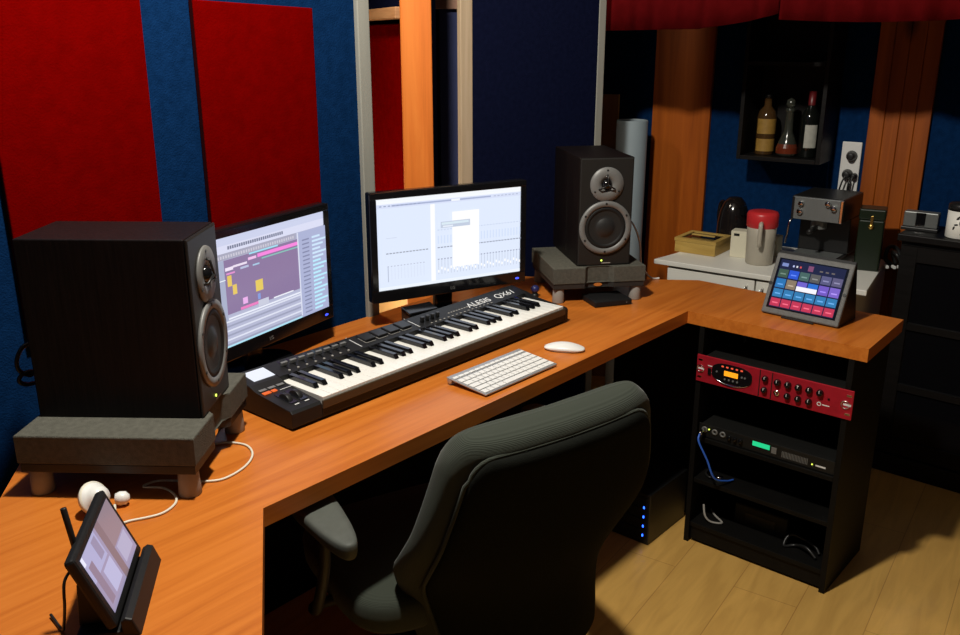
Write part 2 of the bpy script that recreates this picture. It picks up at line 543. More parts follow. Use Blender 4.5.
# ------------------------------------------------------------------ rack cabinet under the right return
rk = thing('rack_cabinet', 'black open rack cabinet under the right end of the desk', 'cabinet', (2.446, 0.725, 0))
H1 = DT - 0.041
MB().box(0, 0.32, 0.0, 0.017, 0, H1, bev=0.001).build('side_panel', M['black_lam'], rk)
MB().box(0, 0.32, 0.455, 0.472, 0, H1, bev=0.001).build('side_panel', M['black_lam'], rk)
MB().box(0.012, 0.028, 0.018, 0.454, 0.01, 0.058).build('plinth', M['black_lam'], rk)
for z in (0.060, 0.222, 0.370):
    MB().box(0.004, 0.31, 0.018, 0.454, z, z + 0.015, bev=0.001).build('shelf', M['black_lam'], rk)
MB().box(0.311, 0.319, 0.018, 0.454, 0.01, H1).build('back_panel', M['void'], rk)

# red two-unit amp modeller: local x = to the right along its face, z up, -y towards viewer
def face_frame(x, y, z): return T((x, y, z)) @ RZ(-90)
rd = thing('rack_effects_unit', 'red rack effects unit with orange display bolted across the top of the rack cabinet', 'rack unit', (2.446, 1.194, 0.577), R(-90))
W_, H_ = 0.481, 0.088
MB().box(0, W_, -0.006, -0.001, 0, H_, bev=0.0012).build('faceplate', M['rack_red'], rd)
MB().box(0.022, W_ - 0.034, 0.002, 0.20, 0.004, H_ - 0.004).build('chassis', M['rack_black'], rd)
dz = MB()
pts = []
for k in range(28):
    a_ = 2 * math.pi * k / 28
    c_, s_ = math.cos(a_), math.sin(a_)
    pts.append((0.118 + 0.066 * math.copysign(abs(c_) ** 0.7, c_), 0.047 + 0.031 * math.copysign(abs(s_) ** 0.7, s_)))
VF = Matrix(((1, 0, 0, 0), (0, 0, -1, 0), (0, 1, 0, 0), (0, 0, 0, 1)))   # x,y,z -> x,-z,y : lay an outline on the face
dz.prism(pts, 0.0062, 0.009, M['gloss'], bev=0.001, mtx=VF)
bz = dz.build('display_bezel', None, rd)
tr = MB()
arc = [(0.118 + 0.069 * math.cos(R(q)), -0.0075, 0.046 + 0.035 * math.sin(R(q))) for q in range(190, 330, 8)]
tr.tube(arc, [0.0006 + 0.0019 * math.sin(math.pi * i / (len(arc) - 1)) for i in range(len(arc))], M['chrome'])
tr.build('bezel_trim', None, rd)
MB().box(0.094, 0.139, -0.0098, -0.0091, 0.040, 0.056).build('display', emis('orange_display', (1.0, 0.33, 0.01), 1.3), bz)
lb = MB()
for i in range(5):
    lb.box(0.084 + 0.0155 * i, 0.091 + 0.0155 * i, -0.0100, -0.0091, 0.066, 0.0705)
lb.build('indicator_row', emis('red_indicator', (1.0, 0.12, 0.05), 0.9), bz)
for (x, z) in [(0.098 + 0.0135 * i, 0.029) for i in range(4)] + [(0.070, 0.048), (0.152, 0.048), (0.162, 0.048)]:
    MB().cyl(0.003, 0.0091, 0.0115, M['ring'], 10, mtx=VF @ T((x, z, 0))).build('button', None, bz)
MB().box(0.205, 0.208, -0.0066, -0.0059, 0.002, H_ - 0.002).build('panel_groove', M['rack_black'], rd)
MB().box(0.243, 0.246, -0.0066, -0.0059, 0.002, H_ - 0.002).build('panel_groove', M['rack_black'], rd)
def knob(x, z, r, par, big=True):
    k = MB()
    k.cyl(r, 0.0062, 0.017, M['gloss'], 18, mtx=VF @ T((x, z, 0)), bev=0.001, r2=r * 0.85)
    k.box(x - 0.0008, x + 0.0008, -0.0178, -0.0169, z, z + r * 0.8, M['white'])
    return k.build('knob', None, par)
for x in (0.224,):
    knob(x, 0.063, 0.0095, rd); knob(x, 0.027, 0.0095, rd)
for i in range(5):
    knob(0.262 + 0.0315 * i, 0.061, 0.0105, rd)
for i in range(3):
    knob(0.295 + 0.032 * i, 0.026, 0.0098, rd)
def ring_on(x, z, r0, r1, par, name, mt, y0=0.0062, y1=0.010):
    MB().lathe([(r0, y0), (r1, y0), (r1, y1), (r0, y1), (r0, y0)], mt, 18, mtx=VF @ T((x, z, 0))).build(name, None, par)
ring_on(0.262, 0.027, 0.0035, 0.0085, rd, 'jack_socket', M['chrome'])
ring_on(0.388, 0.026, 0.004, 0.0065, rd, 'round_logo', M['white'], 0.0061, 0.0066)
MB().box(0.397, 0.418, -0.0066, -0.0060, 0.0245, 0.0275).build('logo_bar', M['white'], rd)
MB().cyl(0.003, 0.0062, 0.0085, M['gloss'], 10, mtx=VF @ T((0.414, 0.048, 0))).build('indicator', None, rd)
sw = MB().box(0.040, 0.050, -0.0105, -0.0061, 0.030, 0.052, M['gloss'], bev=0.001)
sw.build('power_switch', None, rd)
MB().box(0.038, 0.052, -0.0066, -0.0060, 0.057, 0.060).build('printed_mark', M['white'], rd)
for (x, z) in ((0.012, 0.072), (0.012, 0.016), (W_ - 0.012, 0.072), (W_ - 0.012, 0.016)):
    MB().box(x - 0.007, x + 0.007, -0.0068, -0.0060, z - 0.003, z + 0.003, M['chrome'], bev=0.0003).build('mounting_slot', None, rd)
for x in (0.014, W_ - 0.020):
    hn = MB().tube([(x + 0.012 * math.cos(R(q)), -0.008, 0.044 + 0.011 * math.sin(R(q))) for q in range(20, 341, 20)], 0.0016, M['chrome'])
    hn.build('ear_badge', None, rd)
MB().box(W_ - 0.026, W_ - 0.004, -0.0068, -0.0060, 0.041, 0.047).build('printed_mark', M['white'], rd)
MB().box(0.006, 0.026, -0.0068, -0.0060, 0.041, 0.046).build('printed_mark', M['white'], rd)

# black single unit with a green display, standing on the middle shelf
gi = thing('audio_interface', 'black rack audio interface with small green display on the middle cabinet shelf', 'rack unit', (2.462, 1.178, 0.386), R(-90))
W2, H2 = 0.433, 0.0445
MB().box(0, W2, -0.004, 0, 0.001, H2, bev=0.001).build('faceplate', M['rack_black'], gi)
MB().box(0.006, W2 - 0.006, 0.001, 0.22, 0.001, H2 - 0.002).build('chassis', M['rack_black'], gi)
MB().box(0.181, 0.236, -0.0052, -0.0041, 0.021, 0.036).build('display', emis('green_display', (0.02, 0.75, 0.30), 0.9), gi)
MB().box(0.242, 0.258, -0.0058, -0.0041, 0.014, 0.034).build('grey_button', M['ring'], gi)
for x in (0.02, 0.055, 0.082):
    ring_on(x, 0.026, 0.0045, 0.010, gi, 'jack_socket', M['ring'], 0.0041, 0.0065)
for x in (0.105, 0.124, 0.143):
    MB().cyl(0.0065, 0.0041, 0.014, M['gloss'], 14, mtx=VF @ T((x, 0.024, 0)), bev=0.001).build('knob', None, gi)
for x, z in ((0.035, 0.030), (0.368, 0.017)):
    MB().cyl(0.0025, 0.0041, 0.0062, emis('yellow_led', (0.75, 0.9, 0.1), 1.6), 10, mtx=VF @ T((x, z, 0))).build('indicator_led', None, gi)
MB().box(0.378, 0.408, -0.0046, -0.0041, 0.014, 0.019).build('printed_mark', M['white'], gi)
vs = MB()
for i in range(18):
    vs.box(0.275 + 0.0045 * i, 0.277 + 0.0045 * i, -0.0046, -0.0041, 0.010, 0.030)
vs.build('meter_segments', M['ring'], gi)
# blue patch lead plugged into it
bl = thing('patch_cable', 'blue patch lead hanging from the black interface with green display', 'cable', (2.45, 1.15, 0.415))
MB().tube([(0.004, 0.008, -0.002), (-0.018, 0.007, -0.003), (-0.03, 0.006, -0.005)], 0.0055, M['chrome']).build('plug', None, bl)
MB().tube(smooth_pts([(-0.03, 0.006, -0.005), (-0.045, 0.0, -0.025), (-0.040, -0.03, -0.080), (-0.030, -0.055, -0.14), (0.02, -0.072, -0.165), (0.06, -0.08, -0.1735)]), 0.0034, M['blue_cable']).build('cable', None, bl)
# dark things on the lower shelves
d1 = thing('power_supply', 'black box lying at the back of the bottom rack cabinet shelf', 'box', (2.60, 0.98, 0.0755))
MB().box(-0.06, 0.08, -0.09, 0.09, 0, 0.075, bev=0.006).build('housing', M['soft_black'], d1)
MB().box(-0.0615, -0.0605, -0.05, 0.05, 0.02, 0.05).build('front_label', M['rack_black'], d1)
c1 = MB().tube(smooth_pts([(2.49, 1.155, 0.13), (2.475, 1.14, 0.10), (2.48, 1.12, 0.082), (2.50, 1.09, 0.0805), (2.53, 1.13, 0.0805), (2.56, 1.16, 0.0805)]), 0.0035).build('audio_cable', M['greyleg'])
tag(c1, 'thin grey lead curled at the left end of the bottom rack shelf', 'cable')
c2 = MB().tube(smooth_pts([(2.49, 0.775, 0.081), (2.50, 0.81, 0.10), (2.52, 0.85, 0.084), (2.50, 0.88, 0.0805), (2.53, 0.87, 0.11), (2.53, 0.80, 0.10), (2.52, 0.775, 0.081)]), 0.005).build('power_cable', M['black'])
tag(c2, 'black coiled cable at the right end of the bottom rack shelf', 'cable')
c3 = thing('jack_lead', 'black lead with silver plug lying at the left of the shelf below the interface', 'cable', (2.48, 1.12, 0.243))
MB().tube([(0, 0, 0), (0.012, -0.022, 0.003)], 0.006, M['chrome']).build('plug', None, c3)
MB().tube(smooth_pts([(0, 0, 0), (-0.005, 0.02, 0.0), (0.02, 0.04, 0.0), (0.08, 0.04, 0.0)]), 0.0038, M['black']).build('cable', None, c3)

# four-bay drive box on the floor
ns = thing('drive_enclosure', 'black drive box with a column of blue lights on the floor under the desk', 'drive box', (2.335, 1.268, 0))
MB().box(0, 0.25, 0, 0.17, 0, 0.185, bev=0.003).build('housing', M['black'], ns)
for i in range(4):
    dr = MB().box(-0.003, -0.0005, 0.012, 0.158, 0.02 + i * 0.038, 0.054 + i * 0.038, bev=0.0008).build('drive_bay', M['soft_black'], ns)
    MB().box(-0.0048, -0.0032, 0.018, 0.0225, 0.030 + i * 0.034, 0.038 + i * 0.034).build('blue_led', emis('blue_led', (0.02, 0.10, 1.0), 5.0), dr)

# ------------------------------------------------------------------ monitors
def computer_monitor(label, loc, rz, zb, rects, foot_off):
    """loc: middle of the panel's foot on the desk; front face looks along -y"""
    t = thing('computer_monitor', label, 'monitor', loc, rz, 'widescreen monitors on the desk')
    w2, h = 0.259, 0.322
    MB().box(-w2, w2, -0.004, 0.028, zb, zb + h, bev=0.006, seg=3).build('housing', M['gloss'], t)
    MB().box(-0.12, 0.12, 0.029, 0.055, zb + 0.06, zb + h - 0.06, bev=0.015).build('rear_cover', M['black'], t)
    b = MB()
    b.box(-w2 + 0.001, w2 - 0.001, -0.009, -0.0045, zb + 0.001, zb + 0.036, bev=0.002)
    b.box(-w2 + 0.001, w2 - 0.001, -0.009, -0.0045, zb + h - 0.020, zb + h - 0.001, bev=0.002)
    b.box(-w2 + 0.001, -w2 + 0.020, -0.009, -0.0045, zb + 0.037, zb + h - 0.021, bev=0.001)
    b.box(w2 - 0.020, w2 - 0.001, -0.009, -0.0045, zb + 0.037, zb + h - 0.021, bev=0.001)
    bz = b.build('bezel', M['gloss'], t)
    s = MB()
    sw_, sh_ = 2 * (w2 - 0.020), h - 0.057
    for i, (u0, v0, u1, v1, col) in enumerate(rects):
        y = -0.0048 - 0.00004 * i
        x0, x1 = -w2 + 0.020 + u0 * sw_, -w2 + 0.020 + u1 * sw_
        z0, z1 = zb + 0.0365 + v0 * sh_, zb + 0.0365 + v1 * sh_
        k = tuple(round(c, 3) for c in col)
        s.quad([(x0, y, z0), (x1, y, z0), (x1, y, z1), (x0, y, z1)], emis('screen_%02x%02x%02x' % tuple(min(255, int(c * 200)) for c in k), k, 1.0))
    s.build('screen', None, t)
    MB().cyl(0.007, 0.0092, 0.0098, emis('blue_power_light', (0.05, 0.08, 1.0), 2.0), 16, mtx=VF @ T((w2 - 0.032, zb + 0.016, 0)), sx=1.0, sy=0.45).build('power_light', None, bz)
    lettering('maker_mark', 'LG', 0.013, M['ring'], bz, T((-0.008, -0.0094, zb + 0.012)) @ RX(90))
    MB().box(-0.03, 0.03, 0.030 + foot_off - 0.012, 0.030 + foot_off + 0.012, 0.012, zb + 0.13, bev=0.006).build('stand_neck', M['gloss'], t)
    MB().lathe([(0, 0), (0.098, 0), (0.10, 0.004), (0.094, 0.010), (0.03, 0.016), (0, 0.017)], M['gloss'], 40, mtx=T((0, 0.03 + foot_off * 0.6, 0)), sx=1.15, sy=0.85).build('stand_base', None, t)
    return t

def g(v, t=0.0): return (v, v, v + t)
# left screen: audio editor
L1 = [(0, 0, 1, 1, (0.47, 0.49, 0.66))]
L1 += [(0, 0.93, 1, 1, (0.62, 0.66, 0.86)), (0, 0.86, 1, 0.93, (0.72, 0.74, 0.92)), (0, 0.80, 0.76, 0.86, (0.40, 0.40, 0.52))]
for i in range(26):
    L1.append((0.24 + 0.016 * i, 0.885, 0.252 + 0.016 * i, 0.915, (0.20, 0.22, 0.32)))
for i in range(40):
    L1.append((0.02 + 0.018 * i, 0.815, 0.030 + 0.018 * i, 0.842, (0.62, 0.60, 0.70)))
L1 += [(0.20, 0.30, 0.76, 0.80, (0.27, 0.195, 0.36))]
L1 += [(0.0, 0.22, 0.20, 0.80, (0.40, 0.44, 0.60))]
for i in range(17):
    L1.append((0.015 + 0.03 * (i % 2), 0.245 + 0.032 * i, 0.15, 0.262 + 0.032 * i, (0.60, 0.66, 0.82)))
L1 += [(0.44, 0.742, 0.76, 0.775, (0.95, 0.25, 0.75)), (0.38, 0.79, 0.60, 0.803, (0.35, 0.80, 0.95)), (0.47, 0.715, 0.76, 0.728, (0.25, 0.55, 0.50)),
       (0.205, 0.70, 0.26, 0.73, (0.9, 0.8, 0.95)), (0.26, 0.715, 0.36, 0.735, (0.85, 0.75, 0.9)), (0.37, 0.74, 0.43, 0.765, (0.9, 0.55, 0.85)),
       (0.21, 0.665, 0.27, 0.68, (0.8, 0.3, 0.65)), (0.31, 0.68, 0.37, 0.70, (0.5, 0.55, 0.75)), (0.40, 0.675, 0.45, 0.69, (0.4, 0.6, 0.8)),
       (0.213, 0.555, 0.243, 0.655, (0.80, 0.58, 0.13)), (0.245, 0.47, 0.275, 0.56, (0.80, 0.58, 0.13)), (0.41, 0.425, 0.465, 0.53, (0.80, 0.60, 0.12)),
       (0.31, 0.35, 0.345, 0.41, (0.85, 0.45, 0.85)), (0.42, 0.345, 0.44, 0.40, (0.25, 0.35, 0.75)), (0.29, 0.305, 0.46, 0.33, (0.85, 0.22, 0.55)),
       (0.42, 0.275, 0.50, 0.335, (0.60, 0.62, 0.75)), (0.54, 0.30, 0.70, 0.312, (0.88, 0.90, 0.98))]
L1 += [(0, 0.62, 0.20, 0.628, (0.9, 0.95, 1.0))]
for i in range(6):
    L1.append((0.0, 0.02 + 0.042 * i, 0.76, 0.036 + 0.042 * i, (0.74, 0.77, 0.90) if i % 2 else (0.34, 0.36, 0.50)))
L1 += [(0, 0, 0.76, 0.016, (0.45, 0.80, 0.95)), (0.20, 0.255, 0.76, 0.27, (0.85, 0.88, 0.98))]
L1 += [(0.76, 0.0, 1, 0.86, (0.42, 0.46, 0.68)), (0.755, 0.02, 0.765, 0.86, (0.72, 0.75, 0.90))]
for i in range(19):
    v = 0.03 + 0.041 * i
    L1.append((0.79, v, 0.85, v + 0.014, (0.24, 0.26, 0.42)))
    L1.append((0.875, v, 0.875 + 0.07 + 0.025 * ((i * 7) % 3), v + 0.020, (0.50, 0.85, 1.0) if i < 13 else (0.62, 0.80, 0.98)))
computer_monitor('left widescreen monitor with a purple arrangement window, beside the left speaker', (1.289, 1.812, DT), R(12.5), 0.069, L1, 0.03)
# right screen: mixer window
Rr = [(0, 0, 1, 1, (0.76, 0.84, 1.0))]
Rr += [(0, 0.945, 1, 1, (0.93, 0.96, 1.0)), (0, 0.90, 1, 0.945, (0.70, 0.76, 0.95)), (0.10, 0.915, 0.78, 0.932, (0.40, 0.46, 0.68)), (0.50, 0.912, 0.56, 0.935, (0.92, 0.95, 1.0))]
for i in range(10):
    Rr.append((0.02 + 0.028 * i, 0.918, 0.036 + 0.028 * i, 0.93, (0.35, 0.40, 0.58)))
for i in range(7):
    Rr.append((0.80 + 0.027 * i, 0.918, 0.817 + 0.027 * i, 0.93, (0.5, 0.55, 0.72)))
Rr += [(0.355, 0.02, 0.385, 0.90, (1.0, 1.0, 1.0)), (0, 0.0, 1, 0.035, (0.86, 0.92, 1.0))]
for i in range(13):
    Rr.append((0.055 + 0.022 * i, 0.40, 0.071 + 0.022 * i, 0.412, (0.33, 0.36, 0.45)))
for i in range(28):
    u = 0.40 + 0.0215 * i
    Rr.append((u, 0.40, u + 0.016, 0.412, (0.30, 0.33, 0.44)))
    Rr.append((u, 0.265, u + 0.012, 0.280, (0.42, 0.46, 0.60)))
    Rr.append((u + 0.004, 0.10, u + 0.0075, 0.26, (0.52, 0.58, 0.72)))
    Rr.append((u + 0.001, 0.12 + 0.05 * ((i * 5) % 3) / 3, u + 0.011, 0.15 + 0.05 * ((i * 5) % 3) / 3, (1, 1, 1)))
    Rr.append((u + 0.001, 0.45, u + 0.010, 0.54, (0.66, 0.76, 0.96)))
    Rr.append((u, 0.60, u + 0.014, 0.61, (0.60, 0.68, 0.86)))
for i in range(12):
    u = 0.055 + 0.0215 * i
    Rr.append((u, 0.265, u + 0.010, 0.275, (0.50, 0.54, 0.68)))
    Rr.append((u + 0.004, 0.12, u + 0.006, 0.25, (0.64, 0.70, 0.86)))
Rr += [(0.05, 0.58, 0.12, 0.586, (0.62, 0.68, 0.84)), (0.055, 0.10, 0.06, 0.27, (0.45, 0.50, 0.65))]
Rr += [(0.495, 0.17, 0.685, 0.80, (1.0, 1.0, 1.0)), (0.415, 0.63, 0.62, 0.70, (0.55, 0.62, 0.76)), (0.422, 0.665, 0.61, 0.69, (0.72, 0.84, 0.92)), (0.43, 0.637, 0.50, 0.655, (0.80, 0.86, 0.96))]
computer_monitor('right widescreen monitor showing a pale mixer window, in front of the pine post', (1.921, 1.759, DT), R(-19.9), 0.078, Rr, 0.03)

# ------------------------------------------------------------------ keyboard synth
kb = thing('midi_keyboard', 'black sixty-one key piano keyboard lying along the desk in front of the monitors', 'keyboard', (1.082, 1.459, DT))
KL, KD = 1.026, 0.222
k = MB()
prof = [(0.004, 0.004), (0.0, 0.010), (0.0, 0.040), (0.006, 0.046), (0.125, 0.055), (0.150, 0.066), (KD - 0.006, 0.077), (KD, 0.070), (KD, 0.004)]
YZ = Matrix(((0, 0, 1, 0), (1, 0, 0, 0), (0, 1, 0, 0), (0, 0, 0, 1)))     # outline in y/z, extruded along x
k.prism(prof, 0.0, 0.083, M['soft_black'], bev=0.002, mtx=YZ)
k.prism(prof, KL - 0.018, KL, M['soft_black'], bev=0.002, mtx=YZ)
low = [(0.004, 0.004), (0.0, 0.010), (0.0, 0.030), (0.004, 0.033), (0.150, 0.033), (0.150, 0.066), (KD - 0.006, 0.077), (KD, 0.070), (KD, 0.004)]
k.prism(low, 0.0832, KL - 0.0182, M['soft_black'], mtx=YZ)
body = k.build('body', M['soft_black'], kb)
MB().box(0.0835, KL - 0.0185, -0.0035, 0.0012, 0.028, 0.0475, bev=0.001).build('key_slip', mat('reflection_brown_plastic', (0.05, 0.036, 0.02), 0.45), kb)  # brown of the desk's reflection on black, put into the slip's colour
x0, x1 = 0.088, KL - 0.022
kw = (x1 - x0) / 36
for i in range(36):
    q = MB().box(x0 + i * kw + 0.0005, x0 + (i + 1) * kw - 0.0005, 0.002, 0.149, 0.0335, 0.054, bev=0.0008, seg=1)
    q.build('white_key', M['white_key'], kb)
for i in range(35):
    if i % 7 in (0, 1, 3, 4, 5):
        xc = x0 + (i + 1) * kw
        q = MB()
        q.prism([(0.052, 0.0545), (0.060, 0.0655), (0.149, 0.0655), (0.149, 0.0545)], xc - 0.0064, xc + 0.0064, M['gloss'], bev=0.001, mtx=YZ)
        q.build('black_key', None, kb)
SL = math.degrees(math.atan2(0.011, 0.076))
TP = T((0, 0.150, 0.0662)) @ RX(SL)        # plane of the sloping control panel: local x along, y up the slope
def on_panel(mb, name, m, label=None):
    bmesh.ops.transform(mb.bm, matrix=TP, verts=mb.bm.verts[:])
    oo = mb.build(name, m, kb)
    if label: oo['label'] = label
    return oo
# display and left-hand controls sit on the left block, whose top slopes gently
TB = T((0, 0.046, 0.0493)) @ RX(4.3)
def on_block(mb, name, m, label=None):
    bmesh.ops.transform(mb.bm, matrix=TB, verts=mb.bm.verts[:])
    oo = mb.build(name, m, kb)
    if label: oo['label'] = label
    return oo
on_panel(MB().box(0.022, 0.080, 0.012, 0.058, 0.0006, 0.0016), 'lcd_display', emis('keyboard_lcd', (0.86, 0.90, 1.0), 1.0), 'bright white display')
for i in range(3):
    for j in range(2):
        on_block(MB().box(0.010 + 0.024 * i, 0.029 + 0.024 * i, 0.078 + 0.013 * j, 0.087 + 0.013 * j, 0.0008, 0.003, bev=0.0008), 'button', M['ring'])
on_block(MB().box(0.008, 0.028, 0.060, 0.071, 0.0008, 0.003, bev=0.0008), 'button', emis('orange_button', (1.0, 0.16, 0.02), 0.9), 'glowing orange button')
on_block(MB().box(0.032, 0.044, 0.060, 0.071, 0.0008, 0.003, bev=0.0008), 'button', emis('orange_button', (1.0, 0.16, 0.02), 0.9), 'glowing orange button')
for x in (0.034, 0.062):
    on_block(MB().box(x - 0.010, x + 0.010, -0.012, 0.048, 0.0006, 0.0014, bev=0.0003), 'wheel_slot', M['gloss'])
    wl = MB().cyl(0.022, -0.006, 0.006, M['black'], 28, mtx=T((x, 0.018, -0.010)) @ RY(90), bev=0.001)
    on_block(wl, 'pitch_wheel', None)
    on_block(MB().box(x - 0.006, x + 0.006, -0.022, -0.019, 0.0005, 0.0010), 'printed_mark', M['white'])
on_block(MB().box(0.050, 0.085, 0.060, 0.0615, 0.0009, 0.0014), 'printed_line', M['white'])
for i in range(8):
    xx = 0.125 + 0.0262 * i
    on_panel(MB().box(xx - 0.003, xx + 0.003, 0.022, 0.064, 0.0004, 0.0012), 'slider_slot', M['gloss'])
    on_panel(MB().box(xx - 0.009, xx + 0.009, 0.034, 0.041, 0.002, 0.011, bev=0.001), 'slider_cap', M['ring'])
    on_panel(MB().cyl(0.003, 0.0005, 0.003, M['greyleg'], 10, mtx=T((xx - 0.006, 0.009, 0))), 'small_button', None)
for x in (0.345, 0.556):
    on_panel(MB().box(x, x + 0.002, 0.008, 0.070, 0.0004, 0.001), 'printed_line', M['white'])
for i in range(4):
    xx = 0.372 + 0.044 * i
    on_panel(MB().box(xx, xx + 0.036, 0.022, 0.060, 0.0006, 0.006, bev=0.002), 'drum_pad', M['black'])
    ol_ = MB()
    ol_.box(xx - 0.003, xx - 0.0015, 0.016, 0.050, 0.0004, 0.0009)
    ol_.box(xx - 0.003, xx + 0.030, 0.016, 0.0175, 0.0004, 0.0009)
    on_panel(ol_, 'pad_outline', M['greyleg'])
for i in range(8):
    xx = 0.585 + 0.020 * i
    if i < 4:
        kn = MB().cyl(0.006, 0.0005, 0.016, M['black'], 14, mtx=T((xx, 0.028, 0)), bev=0.001)
        on_panel(kn, 'knob', None)
rw = MB()
for i in range(16):
    rw.box(0.690 + 0.0112 * i, 0.6965 + 0.0112 * i, 0.026, 0.030, 0.0004, 0.001)
    rw.box(0.600 + 0.017 * i, 0.606 + 0.017 * i, 0.006, 0.010, 0.0004, 0.0016)
on_panel(rw, 'printed_legend', M['greyleg'])
lettering('maker_lettering', 'ALESIS', 0.036, M['white'], kb, TP @ T((0.772, 0.019, 0.0006)), shear=0.25, label='white italic lettering')
lettering('model_lettering', 'QX61', 0.036, M['white'], kb, TP @ T((0.897, 0.019, 0.0006)), shear=0.25, label='white italic lettering')

# ------------------------------------------------------------------ slim white keyboard and mouse
ak = thing('computer_keyboard', 'slim aluminium computer keyboard with white keys near the front desk edge', 'keyboard', (1.642, 1.329, DT), R(-1.0))
AKT = T((0, -0.065, 0.004)) @ RX(5.0)
def ak_build(mb, name, m):
    bmesh.ops.transform(mb.bm, matrix=AKT, verts=mb.bm.verts[:])
    return mb.build(name, m, ak)
ak_build(MB().box(-0.1405, 0.1405, 0, 0.130, 0, 0.004, bev=0.0015), 'base_plate', M['alu'])
bb = MB().cyl(0.0075, -0.1405, 0.1405, M['alu'], 20, mtx=T((0, 0.120, -0.0035)) @ RY(90), bev=0.001)
ak_build(bb, 'battery_tube', None)
rows = [(0.1070, 0.0090, [1] * 14), (0.0870, 0.0155, [1] * 13 + [1.5]), (0.0680, 0.0155, [1.5] + [1] * 13), (0.0490, 0.0155, [1.8] + [1] * 11 + [1.8]),
        (0.0300, 0.0155, [2.35] + [1] * 10 + [2.35]), (0.0105, 0.0160, [1, 1, 1, 1.25, 5, 1.25, 1, 1, 1, 1])]
for (yc, kh, ws) in rows:
    tot = sum(ws); x = -0.1365; full = 0.273
    for w_ in ws:
        ww = full * w_ / tot
        ak_build(MB().box(x + 0.0013, x + ww - 0.0013, yc - kh / 2 + 0.004, yc + kh / 2 + 0.004, 0.0042, 0.0060, bev=0.0005, seg=1), 'key', M['white'])
        x += ww
ms = thing('computer_mouse', 'white low curved computer mouse beside the slim keyboard', 'mouse', (1.898, 1.322, DT), R(-62))
def mouse_ring(z, s):
    return [(0.0555 * s * math.copysign(abs(math.cos(2 * math.pi * q / 32)) ** 0.85, math.cos(2 * math.pi * q / 32)),
             0.028 * s * math.copysign(abs(math.sin(2 * math.pi * q / 32)) ** 0.75, math.sin(2 * math.pi * q / 32)), z) for q in range(32)]
def mouse_top():
    rings = []
    for s, zz in ((1.0, 0.0045), (1.0, 0.0075), (0.985, 0.010), (0.93, 0.0125), (0.8, 0.0155), (0.6, 0.0185), (0.35, 0.0205), (0.1, 0.0213)):
        rg = []
        for (x, y, z) in mouse_ring(zz, s):
            rg.append((x, y, 0.006 + (zz - 0.006) * (1 - 0.55 * (x / 0.0555) ** 2) if zz > 0.006 else zz))
        rings.append(rg)
    return rings
MB().loft(mouse_top()).build('shell', M['white'], ms)
MB().loft([mouse_ring(0.0, 0.86), mouse_ring(0.0044, 0.985)]).build('base', M['alu'], ms)

# ------------------------------------------------------------------ studio speakers and their stands
def iso_pad(label, loc, rz, sx):
    """monitor stand: origin on the desk under its middle; front looks along -y; rounded front, four legs"""
    t = thing('isolation_stand', label, 'speaker stand', loc, rz, 'foam topped speaker stands on the desk')
    w2, d2 = sx / 2, sx / 2
    def outl(k): return [(-w2 + k, d2 - k), (-w2 + k, -d2 + k), (-0.052, -d2 + k), (-0.038, -d2 + 0.018 + k), (0.038, -d2 + 0.018 + k), (0.052, -d2 + k), (w2 - k, -d2 + k), (w2 - k, d2 - k)]
    MB().prism(outl(0.003), 0.050, 0.068, M['tray'], bev=0.002).build('tray', M['tray'], t)
    MB().prism(outl(0.0), 0.0682, 0.125, M['foam'], bev=0.003).build('foam_top', M['foam'], t)
    for (x, y) in ((-w2 + 0.026, d2 - 0.026), (w2 - 0.026, d2 - 0.026), (-w2 + 0.026, -d2 + 0.026), (w2 - 0.026, -d2 + 0.026)):
        MB().cyl(0.0215, 0.0, 0.0498, M['greyleg'], 26, mtx=T((x, y, 0)), bev=0.002, r2=0.019).build('leg', None, t)
    MB().cyl(0.012, 0.0, 0.0025, M['chrome'], 20, mtx=T((0, -d2 + 0.0205, 0.059)) @ RX(90), sx=1.3, sy=0.5).build('badge', None, t)
    return t

def ring_prof(mb, r0, r1, y0, y1, m, x, z, n=40):
    mb.lathe([(r0, y0), (r1, y0), (r1 - 0.0006, y1), (r0 + 0.0015, y1), (r0, y0)], m, n, mtx=VF @ T((x, z, 0)))

